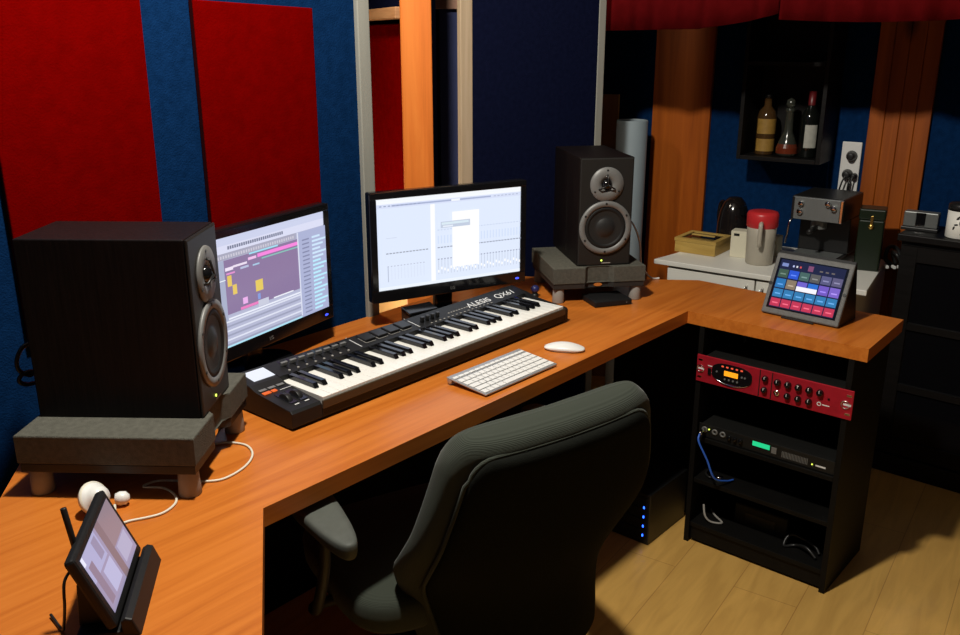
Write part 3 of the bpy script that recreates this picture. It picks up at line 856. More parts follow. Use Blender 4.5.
def studio_speaker(label, loc, rz):
    """origin under the middle of the cabinet; front face looks along -y"""
    t = thing('studio_speaker', label, 'speaker', loc, rz, 'black studio speakers')
    w2, d2, h = 0.088, 0.155, 0.346
    c = MB().box(-w2, w2, -d2, d2, 0, h, M['spk'], bev=0.0025)
    c.build('cabinet', None, t)
    fy = d2 + 0.0003
    # front baffle with chamfered sides
    MB().prism([(-w2 + 0.001, 0.001), (w2 - 0.001, 0.001), (w2 - 0.001, h - 0.001), (-w2 + 0.001, h - 0.001)], fy, fy + 0.006, M['spk_brown'], bev=0.004, mtx=VF).build('baffle', None, t)
    f1 = fy + 0.0062
    cz, tz = 0.124, 0.262
    wf = MB()
    ring_prof(wf, 0.067, 0.0865, f1, f1 + 0.006, M['ring'], 0, cz, 48)
    wr = wf.build('woofer_ring', None, t)
    sr = MB().lathe([(0.0678, f1 + 0.001), (0.064, f1 + 0.005), (0.058, f1 + 0.005), (0.054, f1 + 0.0015)], M['rubber'], 48, mtx=VF @ T((0, cz, 0)))
    sr.build('surround', None, wr)
    cn = MB().lathe([(0.054, f1 + 0.0015), (0.040, f1 + 0.0003), (0.031, f1 + 0.0002), (0.030, f1 + 0.0008), (0.022, f1 + 0.0050), (0.012, f1 + 0.0078), (0, f1 + 0.0086)], M['cone'], 48, mtx=VF @ T((0, cz, 0)))
    cn.build('cone', None, wr)
    for q in range(6):
        a_ = R(30 + 60 * q)
        MB().cyl(0.0035, f1 + 0.006, f1 + 0.0072, M['black'], 10, mtx=VF @ T((0.0775 * math.cos(a_), cz + 0.0775 * math.sin(a_), 0))).build('screw', None, wr)
    tw = MB()
    tw.lathe([(0.017, f1), (0.055, f1), (0.054, f1 + 0.004), (0.030, f1 + 0.004), (0.017, f1 + 0.0012), (0.017, f1)], M['ring'], 44, mtx=VF @ T((0, tz, 0)))
    tp = tw.build('tweeter_plate', None, t)
    MB().lathe([(0.0165, f1 + 0.0008), (0.0155, f1 + 0.005), (0.010, f1 + 0.0105), (0.004, f1 + 0.0128), (0, f1 + 0.0132)], M['gloss'], 28, mtx=VF @ T((0, tz, 0))).build('dome', None, tp)
    gd = MB()
    for a_ in (90, 210, 330):
        gd.tube([(0.030 * math.cos(R(a_)), -(f1 + 0.004), tz + 0.030 * math.sin(R(a_))), (0.026 * math.cos(R(a_)), -(f1 + 0.011), tz + 0.026 * math.sin(R(a_))), (0, -(f1 + 0.0165), tz)], 0.0026, M['black'])
    gd.build('phase_guard', None, tp)
    for a_ in (90, 210, 330):
        MB().cyl(0.003, f1 + 0.004, f1 + 0.0052, M['black'], 10, mtx=VF @ T((0.045 * math.cos(R(a_)), tz + 0.045 * math.sin(R(a_)), 0))).build('screw', None, tp)
    MB().cyl(0.0026, f1, f1 + 0.0015, emis('speaker_led', (0.75, 1.0, 0.10), 3.0), 12, mtx=VF @ T((-0.008, 0.017, 0))).build('power_led', None, t)
    MB().box(-0.008, 0.022, -(f1 + 0.0006), -f1, 0.007, 0.010).build('maker_mark', M['greyleg'], t)
    return t

def rotz(v, a): return Vector((v[0] * math.cos(a) - v[1] * math.sin(a), v[0] * math.sin(a) + v[1] * math.cos(a)))
# left: front looks along (0.63,-0.777)
AL = R(-51.0) + R(90)
# its near front bottom corner sits at (0.837,1.415)
cl = Vector((0.837, 1.415)) - rotz((-0.088, -0.155), AL)
ZS = DT + 0.1253
spkL = studio_speaker('large near black speaker with its side to the camera, left end of the desk', (cl.x, cl.y, ZS), AL)
spkL.scale = (0.94, 1, 1)
AP = R(-51.5) + R(90)
cp = Vector((0.782, 1.352)) - rotz((-0.166, -0.166), AP)
padL = iso_pad('grey foam stand on four legs under the left speaker', (cp.x, cp.y, DT), AP, 0.332)
# right: turned towards the chair
AR = math.atan2(-0.77, -0.64) + R(90)
KS = 0.99
cr = Vector((2.303, 1.567)) - rotz((-0.088 * KS, -0.155 * KS), AR)
spkR = copy_thing(spkL, (cr.x, cr.y, DT + 0.1173), AR, 'small looking far black speaker facing the camera, right of the right monitor')
spkR.scale = (KS, KS, KS)
AQ = math.atan2(-0.77, -0.638) + R(90)
pr_ = Vector((2.226, 1.601)) - rotz((-0.166 * 0.915, -0.166 * 0.915), AQ)
padR = copy_thing(padL, (pr_.x, pr_.y, DT), AQ, 'grey foam stand on four legs under the right speaker')
padR.scale = (0.915, 0.915, 0.933)

# power lead behind the left speaker
pc = MB().tube(smooth_pts([(0.735, 1.795, 1.02), (0.71, 1.80, 1.022), (0.688, 1.80, 1.016), (0.674, 1.80, 0.993), (0.676, 1.80, 0.970), (0.695, 1.80, 0.955), (0.700, 1.80, 0.962), (0.682, 1.80, 0.962), (0.672, 1.80, 0.950), (0.685, 1.80, 0.938), (0.72, 1.81, 0.93), (0.76, 1.83, 0.90), (0.78, 1.87, 0.83), (0.80, 1.90, DT + 0.005), (0.86, 1.91, DT + 0.005)]), 0.0045).build('power_cable', M['black'])
tag(pc, 'black power lead looping down behind the left speaker', 'cable')
wc = MB().tube(smooth_pts([(2.600, 1.780, 1.04), (2.655, 1.745, 1.04), (2.685, 1.67, 1.025), (2.665, 1.600, 1.004), (2.662, 1.570, 0.973), (2.671, 1.555, 0.919), (2.677, 1.551, 0.858), (2.690, 1.538, 0.821), (2.705, 1.520, 0.799), (2.722, 1.500, 0.7985)]), 0.0032).build('audio_cable', M['white'])
tag(wc, 'white lead running down behind the right speaker to the desk', 'cable')
ex = thing('external_drive', 'flat black drive lying under the front of the right speaker stand', 'drive', (2.362, 1.487, DT), R(-31))
MB().box(-0.065, 0.065, -0.052, 0.052, 0, 0.020, bev=0.004).build('housing', M['soft_black'], ex)
MB().cyl(0.002, 0.052, 0.0528, M['ring'], 8, mtx=VF @ T((0.045, 0.010, 0))).build('indicator', None, ex)

# small dock behind the keyboard, and the plug at its right end
dc = thing('desk_dock', 'small black gadget with slanted shiny top behind the keyboard, under the right monitor', 'gadget', (1.775, 1.752, DT), R(-12))
MB().prism([(-0.03, 0), (0.03, 0), (0.03, 0.062), (-0.03, 0.048)], -0.045, 0.045, M['black'], bev=0.004, mtx=YZ).build('housing', None, dc)
MB().box(-0.050, 0.050, -0.024, 0.024, 0.0, 0.006, bev=0.003, mtx=T((0, 0, 0.059)) @ RX(12)).build('top_plate', M['gloss'], dc)
for i in range(3):
    MB().cyl(0.004, 0.0, 0.022, M['black'], 10, mtx=T((-0.025 + 0.025 * i, -0.030, 0.025)) @ RX(90), bev=0.001).build('jack_plug', None, dc)
pg = thing('cable_plug', 'dark blue plug standing beside the right end of the piano keyboard', 'plug', (2.262, 1.700, DT), 0.3)
MB().lathe([(0, 0), (0.012, 0), (0.013, 0.006), (0.009, 0.012), (0.0, 0.013)], M['black'], 20).build('plug_base', None, pg)
MB().lathe([(0, 0.013), (0.008, 0.014), (0.014, 0.022), (0.014, 0.030), (0.008, 0.037), (0, 0.039)], mat('blue_plastic', (0.02, 0.025, 0.12), 0.3), 20).build('plug_head', None, pg)

# white earpieces with a lead, by the left stand
ep = thing('earphones', 'white earphone shell with thin cream lead on the desk before the left speaker stand', 'earphones', (0.638, 1.452, DT), R(20))
MB().lathe([(0, 0.0), (0.018, 0.001), (0.027, 0.006), (0.030, 0.014), (0.028, 0.020), (0.022, 0.0215), (0.021, 0.030), (0.0165, 0.033), (0.0155, 0.039), (0, 0.041)], M['white'], 30, mtx=T((0, 0, 0.030)) @ RX(62) @ T((0, 0, -0.02))).build('ear_shell', None, ep)
MB().lathe([(0.0295, 0.0125), (0.0312, 0.0140), (0.0312, 0.0175), (0.0285, 0.0195)], M['cream_cable'], 30, mtx=T((0, 0, 0.030)) @ RX(62) @ T((0, 0, -0.02))).build('rim', None, ep)
MB().lathe([(0, 0), (0.010, 0.002), (0.013, 0.010), (0.012, 0.020), (0.006, 0.026), (0, 0.027)], M['white'], 24, mtx=T((0.030, -0.012, 0.014)) @ RX(90) @ RY(35)).build('ear_shell', None, ep)
cb = MB().tube(smooth_pts([(0.655, 1.42, 0.815), (0.640, 1.384, 0.8), (0.661, 1.376, 0.7976), (0.706, 1.358, 0.7976), (0.742, 1.370, 0.7976), (0.760, 1.398, 0.7976), (0.762, 1.440, 0.7976), (0.74, 1.475, 0.7976),
                           (0.77, 1.475, 0.7976), (0.800, 1.440, 0.7976), (0.828, 1.404, 0.7976), (0.860, 1.386, 0.7976), (0.914, 1.398, 0.7976), (0.957, 1.432, 0.7976), (0.974, 1.478, 0.7976), (0.955, 1.520, 0.7976), (0.92, 1.54, 0.7976)], 10), 0.0024, M['cream_cable'])
cbo = cb.build('audio_cable', None)
tag(cbo, 'thin cream cable looping out from under the left speaker stand', 'cable')

# ------------------------------------------------------------------ small display with aerial in a stand (near left)
sd = thing('video_display', 'small black tilted display with aerial in a stand at the near left desk edge', 'display', (0.548, 1.169, DT), R(51.5))
# local x along its lower edge (away from the camera), local y to the left/back, z up
TD = T((0, 0.0, 0.020)) @ RX(-22)       # lean back
def sdb(mb, name, m, par=None):
    bmesh.ops.transform(mb.bm, matrix=TD, verts=mb.bm.verts[:])
    return mb.build(name, m, par or sd)
fr = sdb(MB().box(-0.104, 0.104, 0.0, 0.016, 0.0, 0.124, bev=0.005), 'housing', M['soft_black'])
im = MB()
def scr(u0, v0, u1, v1, c, k):
    y = -0.0006 - 0.00005 * k
    xa, xb = -0.090 + 0.180 * u0, -0.090 + 0.180 * u1
    za, zb_ = 0.016 + 0.096 * v0, 0.016 + 0.096 * v1
    im.quad([(xa, y, za), (xb, y, za), (xb, y, zb_), (xa, y, zb_)], emis('display_%d%d%d' % tuple(int(q * 99) for q in c), c, 1.0))
scr(0, 0, 1, 1, (0.34, 0.30, 0.46), 0)
scr(0.0, 0.55, 0.45, 1, (0.42, 0.42, 0.66), 1)
scr(0.50, 0.0, 0.62, 1, (0.24, 0.17, 0.20), 2)
scr(0.62, 0.45, 1.0, 1, (0.30, 0.22, 0.26), 3)
scr(0.66, 0.10, 0.95, 0.42, (0.44, 0.42, 0.60), 4)
scr(0.22, 0.1, 0.46, 0.5, (0.48, 0.48, 0.72), 5)
scr(0.05, 0.1, 0.16, 0.8, (0.27, 0.21, 0.30), 6)
scr(0.30, 0.62, 0.42, 0.95, (0.30, 0.27, 0.42), 7)
scr(0.0, 0.86, 0.05, 1.0, (0.80, 0.82, 1.0), 8)
sdb(im, 'screen', None)
sdb(MB().box(0.05, 0.075, 0.017, 0.024, 0.08, 0.10, bev=0.002), 'aerial_socket', M['black'])
an = MB().cyl(0.0045, 0.0, 0.082, M['black'], 14, mtx=T((-0.050, 0.054, 0.102)) @ RX(-9) @ RY(6), bev=0.001)
an.build('aerial', None, sd)
an2 = MB().cyl(0.006, 0.0, 0.016, M['black'], 14, mtx=T((-0.055, 0.050, 0.092)) @ RX(-10), bev=0.001)
an2.build('aerial_hinge', None, sd)
st = MB()
st.prism([(-0.072, 0), (-0.047, 0.0), (-0.046, 0.026), (-0.053, 0.031), (-0.062, 0.028)], -0.10, 0.10, M['soft_black'], bev=0.003, mtx=Matrix(((0, 0, 1, 0), (1, 0, 0, 0.044), (0, 1, 0, 0), (0, 0, 0, 1))))
st.box(-0.10, 0.10, -0.008, 0.060, 0.0, 0.010, M['soft_black'], bev=0.003)
st.prism([(0.012, 0.010), (0.060, 0.010), (0.056, 0.075), (0.050, 0.075)], -0.075, -0.05, M['soft_black'], bev=0.002, mtx=YZ)
st.build('stand', None, sd)
MB().tube(smooth_pts([(-0.06, 0.058, 0.10), (-0.075, 0.07, 0.085), (-0.085, 0.072, 0.05), (-0.08, 0.078, 0.02), (-0.07, 0.085, 0.004), (-0.03, 0.11, 0.004)]), 0.0022).build('lead', M['black'], sd)

# ------------------------------------------------------------------ tablet in its folding case
tb = thing('tablet', 'tablet in a grey folding case showing coloured tiles, on the right desk end', 'tablet', (2.570, 0.940, DT), R(-90))
tb.rotation_euler = (0, 0, R(-90 - 2.5))
TT = T((0, 0.0, 0.004)) @ RX(-25)
def tbb(mb, name, m, par=None):
    bmesh.ops.transform(mb.bm, matrix=TT, verts=mb.bm.verts[:])
    return mb.build(name, m, par or tb)
fw = 0.120
cs = MB()
cs.box(-fw, fw, -0.004, 0.010, 0.0, 0.192, M['leather'], bev=0.004)
tbb(cs, 'case_frame', None)
gl = tbb(MB().box(-fw + 0.013, fw - 0.013, -0.0052, -0.0043, 0.018, 0.176), 'glass', M['gloss'])
s = MB()
def tile(u0, v0, u1, v1, c, k=0):
    y = -0.0055 - 0.00005 * k
    xa, xb = -0.100 + 0.200 * u0, -0.100 + 0.200 * u1
    za, zb_ = 0.022 + 0.150 * v0, 0.022 + 0.150 * v1
    s.quad([(xa, y, za), (xb, y, za), (xb, y, zb_), (xa, y, zb_)], emis('tile_%d%d%d' % tuple(int(q * 99) for q in c), c, 1.0))
tile(0, 0, 1, 1, (0.008, 0.012, 0.05))
cw = 1 / 6
rowc = {0: [(0.55, 0.035, 0.09)] * 6,
        1: [(0.03, 0.20, 0.45)] * 6,
        2: [(0.02, 0.17, 0.45), (0.25, 0.19, 0.13), (0.16, 0.12, 0.62), (0.02, 0.16, 0.65), (0.17, 0.10, 0.55), (0.21, 0.13, 0.60)],
        3: [(0.05, 0.10, 0.07), (0.02, 0.09, 0.65), (0.06, 0.13, 0.12), (0.10, 0.10, 0.10), (0.10, 0.10, 0.22), (0.11, 0.10, 0.20)]}
hs = {0: (0.02, 0.185), 1: (0.215, 0.385), 2: (0.41, 0.60), 3: (0.63, 0.80)}
for r_, cols in rowc.items():
    for i, c in enumerate(cols):
        v0, v1 = hs[r_]
        tile(cw * i + 0.008, v0, cw * (i + 1) - 0.008, v1, c, 1)
        tile(cw * i + 0.04, v0 + 0.06, cw * (i + 1) - 0.04, v0 + 0.085, tuple(min(1, q * 1.8 + 0.1) for q in c), 2)
tile(cw * 2 + 0.008, 0.405, cw * 4 - 0.008, 0.50, (0.95, 0.93, 1.0), 3)
tile(0.03, 0.86, 0.13, 0.93, (0.20, 0.26, 0.55), 1)
for i, c in enumerate(((0.5, 0.55, 0.9), (0.7, 0.7, 0.75), (0.7, 0.08, 0.08))):
    tile(0.20 + 0.055 * i, 0.87, 0.225 + 0.055 * i, 0.91, c, 1)
tile(0.44, 0.84, 0.52, 0.95, (0.22, 0.07, 0.16), 1)
for i in range(3):
    tile(0.62 + 0.09 * i, 0.86, 0.67 + 0.09 * i, 0.89, (0.14, 0.12, 0.12), 1)
tbb(s, 'screen', None)
MB().cyl(0.005, 0.0052, 0.0056, M['black'], 18, mtx=TT @ VF @ T((fw - 0.0065, 0.097, 0))).build('home_button', None, tb)
MB().cyl(0.006, 0.0041, 0.0046, M['black'], 18, mtx=TT @ VF @ T((-fw + 0.006, 0.093, 0))).build('camera_hole', None, tb)
# the folded cover behind it: a wedge of two flaps
fl = MB()
fl.prism([(0.012, 0.004), (0.135, 0.0), (0.137, 0.004), (0.096, 0.182), (0.090, 0.184)], -fw + 0.002, fw - 0.002, M['soft_black'], bev=0.001, mtx=YZ)
fl.build('folded_cover', None, tb)
MB().box(-0.05, 0.05, -0.012, -0.0045, 0.0, 0.006, bev=0.002).build('case_clip', M['black'], tb)

# ------------------------------------------------------------------ chair
CF = R(18.7)
ch = thing('office_chair', 'dark green grey office chair with ribbed high back, pushed up to the desk', 'chair', (1.375, 1.12, 0), -CF)
# local: x right, y forward, z up.  backrest reference point: top centre at world (1.23,0.875,0.95)
bx = Vector((1.23 - 1.375, 0.875 - 1.12)); bl_ = rotz(bx, CF)
TBK = T((bl_.x + 0.040, bl_.y + 0.02, 0.930)) @ RY(-3.5) @ RX(11.5)
def wv(v):
    tab = [(0.0, 0.210), (0.03, 0.235), (0.10, 0.252), (0.20, 0.274), (0.30, 0.286), (0.40, 0.276), (0.47, 0.256), (0.54, 0.240), (0.62, 0.225), (0.70, 0.200)]
    for (a, wa), (b_, wb) in zip(tab, tab[1:]):
        if v <= b_:
            tt = (v - a) / (b_ - a); tt = tt * tt * (3 - 2 * tt) if False else tt
            return wa + (wb - wa) * tt
    return tab[-1][1]
def ws(v):
    return sum(wv(max(0.0, min(0.70, v + q))) for q in (-0.03, -0.015, 0, 0.015, 0.03)) / 5
def wrap_at(v):
    return 0.025 + 0.135 * math.exp(-((v - 0.53) / 0.20) ** 2)
def lum_at(v):
    return 0.020 * math.exp(-((v - 0.45) / 0.12) ** 2)
def back_rings(inset, th, y0, vs, n=44, ex=5.0, round_=0.030, cor=0.03):
    rings = []
    V0, V1 = vs[0], vs[-1]
    for v in vs:
        rr = min(1.0, max(0.0, min(v - V0, V1 - v) / round_))
        k = math.sqrt(max(0.0, 1 - (1 - rr) ** 2))
        rc = min(1.0, max(0.0, (v - V0) / (2 * cor)))
        kc = math.sqrt(max(0.0, 1 - (1 - rc) ** 2))
        w_ = max(0.02, ws(v) - inset - cor * (1 - kc))
        t_ = th * (0.25 + 0.75 * k)
        rg = []
        for q in range(n):
            a_ = 2 * math.pi * q / n
            c_, s_ = math.cos(a_), math.sin(a_)
            x = w_ * math.copysign(abs(c_) ** (2 / ex), c_)
            y = t_ / 2 * math.copysign(abs(s_) ** (2 / 3.0), s_) + y0 + wrap_at(v) * (x / 0.27) ** 2 + lum_at(v)
            rg.append((x, y, -v))
        rings.append(rg)
    return rings
vv = [0, 0.003, 0.008, 0.015, 0.022, 0.030] + [0.045 + 0.02 * i for i in range(30)] + [0.642, 0.656, 0.666, 0.674, 0.680, 0.682]
bk = MB().loft(back_rings(0.0, 0.095, 0.024, vv)).build('backrest', M['chair'], ch, mtx=TBK)
vb = [0.030, 0.032, 0.036, 0.042, 0.050, 0.062] + [0.075 + 0.02 * i for i in range(27)] + [0.612, 0.626, 0.636, 0.644, 0.650, 0.652]
sh = MB().loft(back_rings(0.034, 0.040, -0.022, vb, ex=4.0, round_=0.022)).build('back_shell', M['chair_back'], ch, mtx=TBK)
# welt round the shell, following its edge
def welt(x, v):
    return (x, -0.020 + wrap_at(v) * (x / 0.27) ** 2 + lum_at(v), -v)
pip = []
for i in range(28):
    v = 0.62 - 0.02 * i
    pip.append(welt(-(ws(v) - 0.031), v))
for a_ in range(10, 91, 16):
    pip.append(welt(-(ws(0.05) - 0.031) + 0.05 * (1 - math.cos(R(a_))), 0.078 - 0.05 * math.sin(R(a_))))
for q in range(1, 12):
    xe = ws(0.05) - 0.081
    pip.append(welt(-xe + 2 * xe * q / 12, 0.028))
for a_ in range(90, 9, -16):
    pip.append(welt((ws(0.05) - 0.031) - 0.05 * (1 - math.cos(R(a_))), 0.078 - 0.05 * math.sin(R(a_))))
for i in range(28):
    v = 0.08 + 0.02 * i
    pip.append(welt(ws(v) - 0.031, v))
MB().tube(pip, 0.0042).build('piping', M['chair'], ch, mtx=TBK)
# seat
def seat_rings():
    rings = []
    for z, k in ((0.430, 0.86), (0.436, 0.95), (0.450, 0.99), (0.490, 1.0), (0.505, 0.985), (0.514, 0.95), (0.519, 0.88), (0.521, 0.6), (0.521, 0.2)):
        rg = []
        for q in range(44):
            a_ = 2 * math.pi * q / 44
            c_, s_ = math.cos(a_), math.sin(a_)
            rg.append((0.255 * k * math.copysign(abs(c_) ** 0.45, c_), 0.235 * k * math.copysign(abs(s_) ** 0.45, s_), z))
        rings.append(rg)
    return rings
MB().loft(seat_rings(), mtx=T((-0.10, 0.185, -0.035))).build('seat', M['chair'], ch)
def armrest(sx, dy=0.0, dz=0.0):
    mtx = T((-0.09 + sx * 0.330, -0.030 + dy, 0.05 + dz))
    ap = []
    for z, k in ((0.655, 0.80), (0.658, 0.92), (0.665, 0.99), (0.674, 1.0), (0.682, 0.97), (0.686, 0.88), (0.688, 0.6), (0.688, 0.2)):
        rg = []
        for q in range(36):
            a_ = 2 * math.pi * q / 36
            c_, s_ = math.cos(a_), math.sin(a_)
            yy = 0.138 * math.copysign(abs(s_) ** 0.7, s_)
            wl = 0.040 + 0.014 * (yy / 0.138)
            rg.append((wl * k * math.copysign(abs(c_) ** 0.7, c_), yy * (0.9 + 0.1 * k), z))
        ap.append(rg)
    a_ = MB().loft(ap, mtx=mtx).build('armrest_pad', M['arm_pad'], ch)
    x = -0.09 + sx * 0.330
    MB().tube(smooth_pts([(x, -0.03 + dy, 0.703 + dz), (x, -0.015 + dy, 0.60), (x - sx * 0.003, 0.05, 0.47), (x - sx * 0.03, 0.13, 0.42), (x - sx * 0.15, 0.14, 0.408)]), 0.012).build('armrest_post', M['tray'], ch)
armrest(-1); armrest(1, 0.14, -0.02)
MB().box(-0.16, 0.04, 0.04, 0.28, 0.385, 0.417, bev=0.01).build('seat_mechanism', M['black'], ch)
MB().tube([(-0.06, 0.10, 0.395), (-0.06, -0.05, 0.36), (-0.06, -0.115, 0.40), (-0.06, -0.13, 0.47)], 0.022).build('back_bracket', M['black'], ch)
MB().cyl(0.028, 0.09, 0.384, M['black'], 24, mtx=T((-0.06, 0.16, 0))).build('gas_lift', None, ch)
for q in range(5):
    a_ = R(90 + 72 * q)
    d_ = Vector((math.cos(a_), math.sin(a_), 0)); c0 = Vector((-0.06, 0.16, 0))
    MB().tube([c0 + Vector((0, 0, 0.10)), c0 + d_ * 0.15 + Vector((0, 0, 0.092)), c0 + d_ * 0.29 + Vector((0, 0, 0.072))], [0.03, 0.022, 0.016]).build('base_leg', M['black'], ch)
    e_ = c0 + d_ * 0.29
    MB().cyl(0.027, -0.022, 0.022, M['black'], 20, mtx=T((e_.x, e_.y, 0.0275)) @ RZ(math.degrees(a_)) @ RX(90), bev=0.004).build('caster', None, ch)

# cables and a strip on the floor under the left of the desk
ps = thing('power_strip', 'black power strip on the floor in the dark under the left desk arm', 'power strip', (0.98, 1.45, 0), R(35))
MB().box(-0.16, 0.16, -0.028, 0.028, 0, 0.04, bev=0.006).build('housing', M['soft_black'], ps)
for i in range(4):
    MB().cyl(0.019, 0.0405, 0.07, M['black'], 18, mtx=T((-0.115 + 0.075 * i, 0, 0)), bev=0.004).build('plug', None, ps)
for i, (pp, lb_) in enumerate((([(0.88, 1.50, 0.006), (0.93, 1.36, 0.006), (1.04, 1.34, 0.006), (1.10, 1.50, 0.006), (1.16, 1.66, 0.006), (1.02, 1.80, 0.006)], 'black cable curving over the floor round the power strip'),
                              ([(1.24, 1.915, 0.25), (1.30, 1.90, 0.62), (1.45, 1.88, 0.69), (1.62, 1.89, 0.66), (1.70, 1.912, 0.50)], 'black cable sagging below the middle of the desk'))):
    tag(MB().tube(smooth_pts(pp), 0.0055).build('power_cable', M['black']), lb_, 'cable')

# ------------------------------------------------------------------ far wall cladding and furniture
def fwbox(y0, y1, z0, z1, t, name, m, seams=()):
    b = MB()
    ys = [y0, *seams, y1]
    for a_, c_ in zip(ys, ys[1:]):
        b.box(-t, -0.001, a_ + 0.0006, c_ - 0.0006, z0, z1, m, bev=0.002, seg=1)
    return struct(b.build(name, None, mtx=FW))
fwbox(0.632, 0.905, 0.0, 3.0, 0.022, 'trim_6', M['plank'])
fwbox(-0.245, -0.022, 0.0, 3.0, 0.022, 'trim_7', M['plank'], (-0.19, -0.135, -0.08))

# curtains: two gathered valances on a rail
def valance(y0, y1, zb, ztop, label, ph):
    b = MB()
    n = int((y1 - y0) / 0.012)
    rows = [0, 0.15, 0.35, 0.6, 0.85, 1.0]
    grid = []
    for i in range(n + 1):
        y = y0 + (y1 - y0) * i / n
        bot = zb(y)
        colm = []
        for r_ in rows:
            z = bot + (ztop - bot) * r_
            dx = 0.013 * math.sin(y * 31 + ph) * (1 - 0.5 * r_) + 0.007 * math.sin(y * 67 + 2 * ph) + 0.004 * math.sin(y * 13)
            colm.append(b.bm.verts.new((dx, y, z)))
        grid.append(colm)
    for i in range(n):
        for j in range(len(rows) - 1):
            f = b.bm.faces.new((grid[i][j], grid[i + 1][j], grid[i + 1][j + 1], grid[i][j + 1]))
            f.smooth = True
    o_ = b.build('curtain', M['curtain'], mtx=T((3.055, 1.2, 0)) @ RZ(5))
    md = o_.modifiers.new('thickness', 'SOLIDIFY'); md.thickness = 0.003
    return tag(o_, label, 'curtain', 'red valance curtains')
def zl(y):   # left one: lifts towards its right end
    t_ = (y - 0.10) / 0.60
    return 1.684 - 0.045 * max(0, min(1, t_ / 0.45)) ** 0.7 - 0.008 * max(0, t_)
def zr(y):
    return 1.664 - 0.010 * math.sin((0.085 - y) * 5.2) if y > -0.55 else 1.668
valance(0.098, 0.95, zl, 2.325, 'left red curtain valance hanging above the bar, over the left pine plank', 0.4)
valance(-1.5, 0.090, zr, 2.325, 'right red curtain valance hanging above the bottle cabinet and right planks', 1.7)
rl = thing('curtain_rail', 'rail carrying the red valances over the bar', 'rail', (3.055, 1.2, 2.36), R(5))
MB().cyl(0.011, -1.55, 1.0, M['black_wood'], 16, mtx=RX(-90)).build('rod', None, rl)
for y in (-1.45, -0.4, 0.97):
    MB().cyl(0.006, 0.0, 0.689, M['black_wood'], 12, mtx=T((0, y, 0))).build('hanger', None, rl)

# wall cabinet with bottles
bc = thing('bottle_cabinet', 'small dark open wall cabinet holding bottles, on the blue far wall', 'cabinet', (3.75 - 0.002, 1.2, 0), R(5))
y0, y1, z0, z1 = 0.100, 0.435, 1.128, 1.98
MB().box(-0.20, 0, y0, y0 + 0.016, z0, z1, bev=0.001).build('side_panel', M['black_wood'], bc)
MB().box(-0.20, 0, y1 - 0.016, y1, z0, z1, bev=0.001).build('side_panel', M['black_wood'], bc)
for z in (z0, 1.50, z1 - 0.016):
    MB().box(-0.20, -0.009, y0 + 0.017, y1 - 0.017, z, z + 0.016, bev=0.001).build('shelf', M['black_wood'], bc)
MB().box(-0.008, -0.001, y0 + 0.017, y1 - 0.017, z0, z1).build('back_panel', M['black_wood'], bc)
def at_wall(x, y, z): 
    v = FW @ Vector((x, y, z)); return v
def bottle(prof, m, label, yw, xw, extras, group=None):
    v = at_wall(xw, yw, z0 + 0.0162)
    t = thing('bottle', label, 'bottle', v, 0, 'bottles in the wall cabinet')
    MB().lathe(prof, m, 28).build('glass_body', None, t)
    for (nm, pf, mm, a0_, a1_) in extras:
        if a0_ is None:
            MB().lathe(pf, mm, 28).build(nm, None, t)
        else:
            q = MB()
            nn = 14
            for (r_, za), (r2_, zb_) in zip(pf, pf[1:]):
                for i in range(nn):
                    t0 = R(a0_ + (a1_ - a0_) * i / nn); t1_ = R(a0_ + (a1_ - a0_) * (i + 1) / nn)
                    q.quad([(r_ * math.cos(t0), r_ * math.sin(t0), za), (r_ * math.cos(t1_), r_ * math.sin(t1_), za), (r2_ * math.cos(t1_), r2_ * math.sin(t1_), zb_), (r2_ * math.cos(t0), r2_ * math.sin(t0), zb_)], mm)
            q.build(nm, None, t)
    return t
bottle([(0, 0), (0.036, 0), (0.038, 0.004), (0.038, 0.15), (0.032, 0.175), (0.015, 0.195), (0.0135, 0.225), (0, 0.226)], M['whisky'], 'square shouldered bottle with yellow labels, leftmost in the wall cabinet', 0.352, -0.11,
       [('label', [(0.0385, 0.015), (0.0385, 0.065)], M['label_y'], 140, 290), ('label', [(0.0385, 0.085), (0.0385, 0.145)], M['label_y'], 140, 290), ('cap', [(0, 0.226), (0.015, 0.2262), (0.015, 0.245), (0, 0.246)], M['black'], None, None)])
bottle([(0, 0), (0.034, 0), (0.042, 0.012), (0.042, 0.035), (0.030, 0.070), (0.017, 0.10), (0.0155, 0.175), (0.019, 0.18), (0.017, 0.19), (0, 0.191)], M['clear'], 'clear decanter with red liquor in the middle of the wall cabinet', 0.257, -0.12,
       [('liquor_band', [(0.0425, 0.012), (0.0425, 0.034), (0.037, 0.05)], M['liquor'], 120, 300), ('stopper', [(0, 0.191), (0.012, 0.192), (0.018, 0.205), (0.016, 0.222), (0, 0.232)], M['clear'], None, None)])
bottle([(0, 0), (0.034, 0), (0.036, 0.004), (0.036, 0.15), (0.030, 0.175), (0.014, 0.20), (0.0135, 0.255), (0, 0.256)], M['wine'], 'dark wine bottle with narrow white label, rightmost in the wall cabinet', 0.178, -0.11,
       [('label', [(0.0365, 0.04), (0.0365, 0.13)], M['label_w'], 175, 255), ('capsule', [(0.0142, 0.205), (0.0142, 0.258), (0, 0.259)], mat('dark_red_foil', (0.12, 0.008, 0.01), 0.4), None, None)])

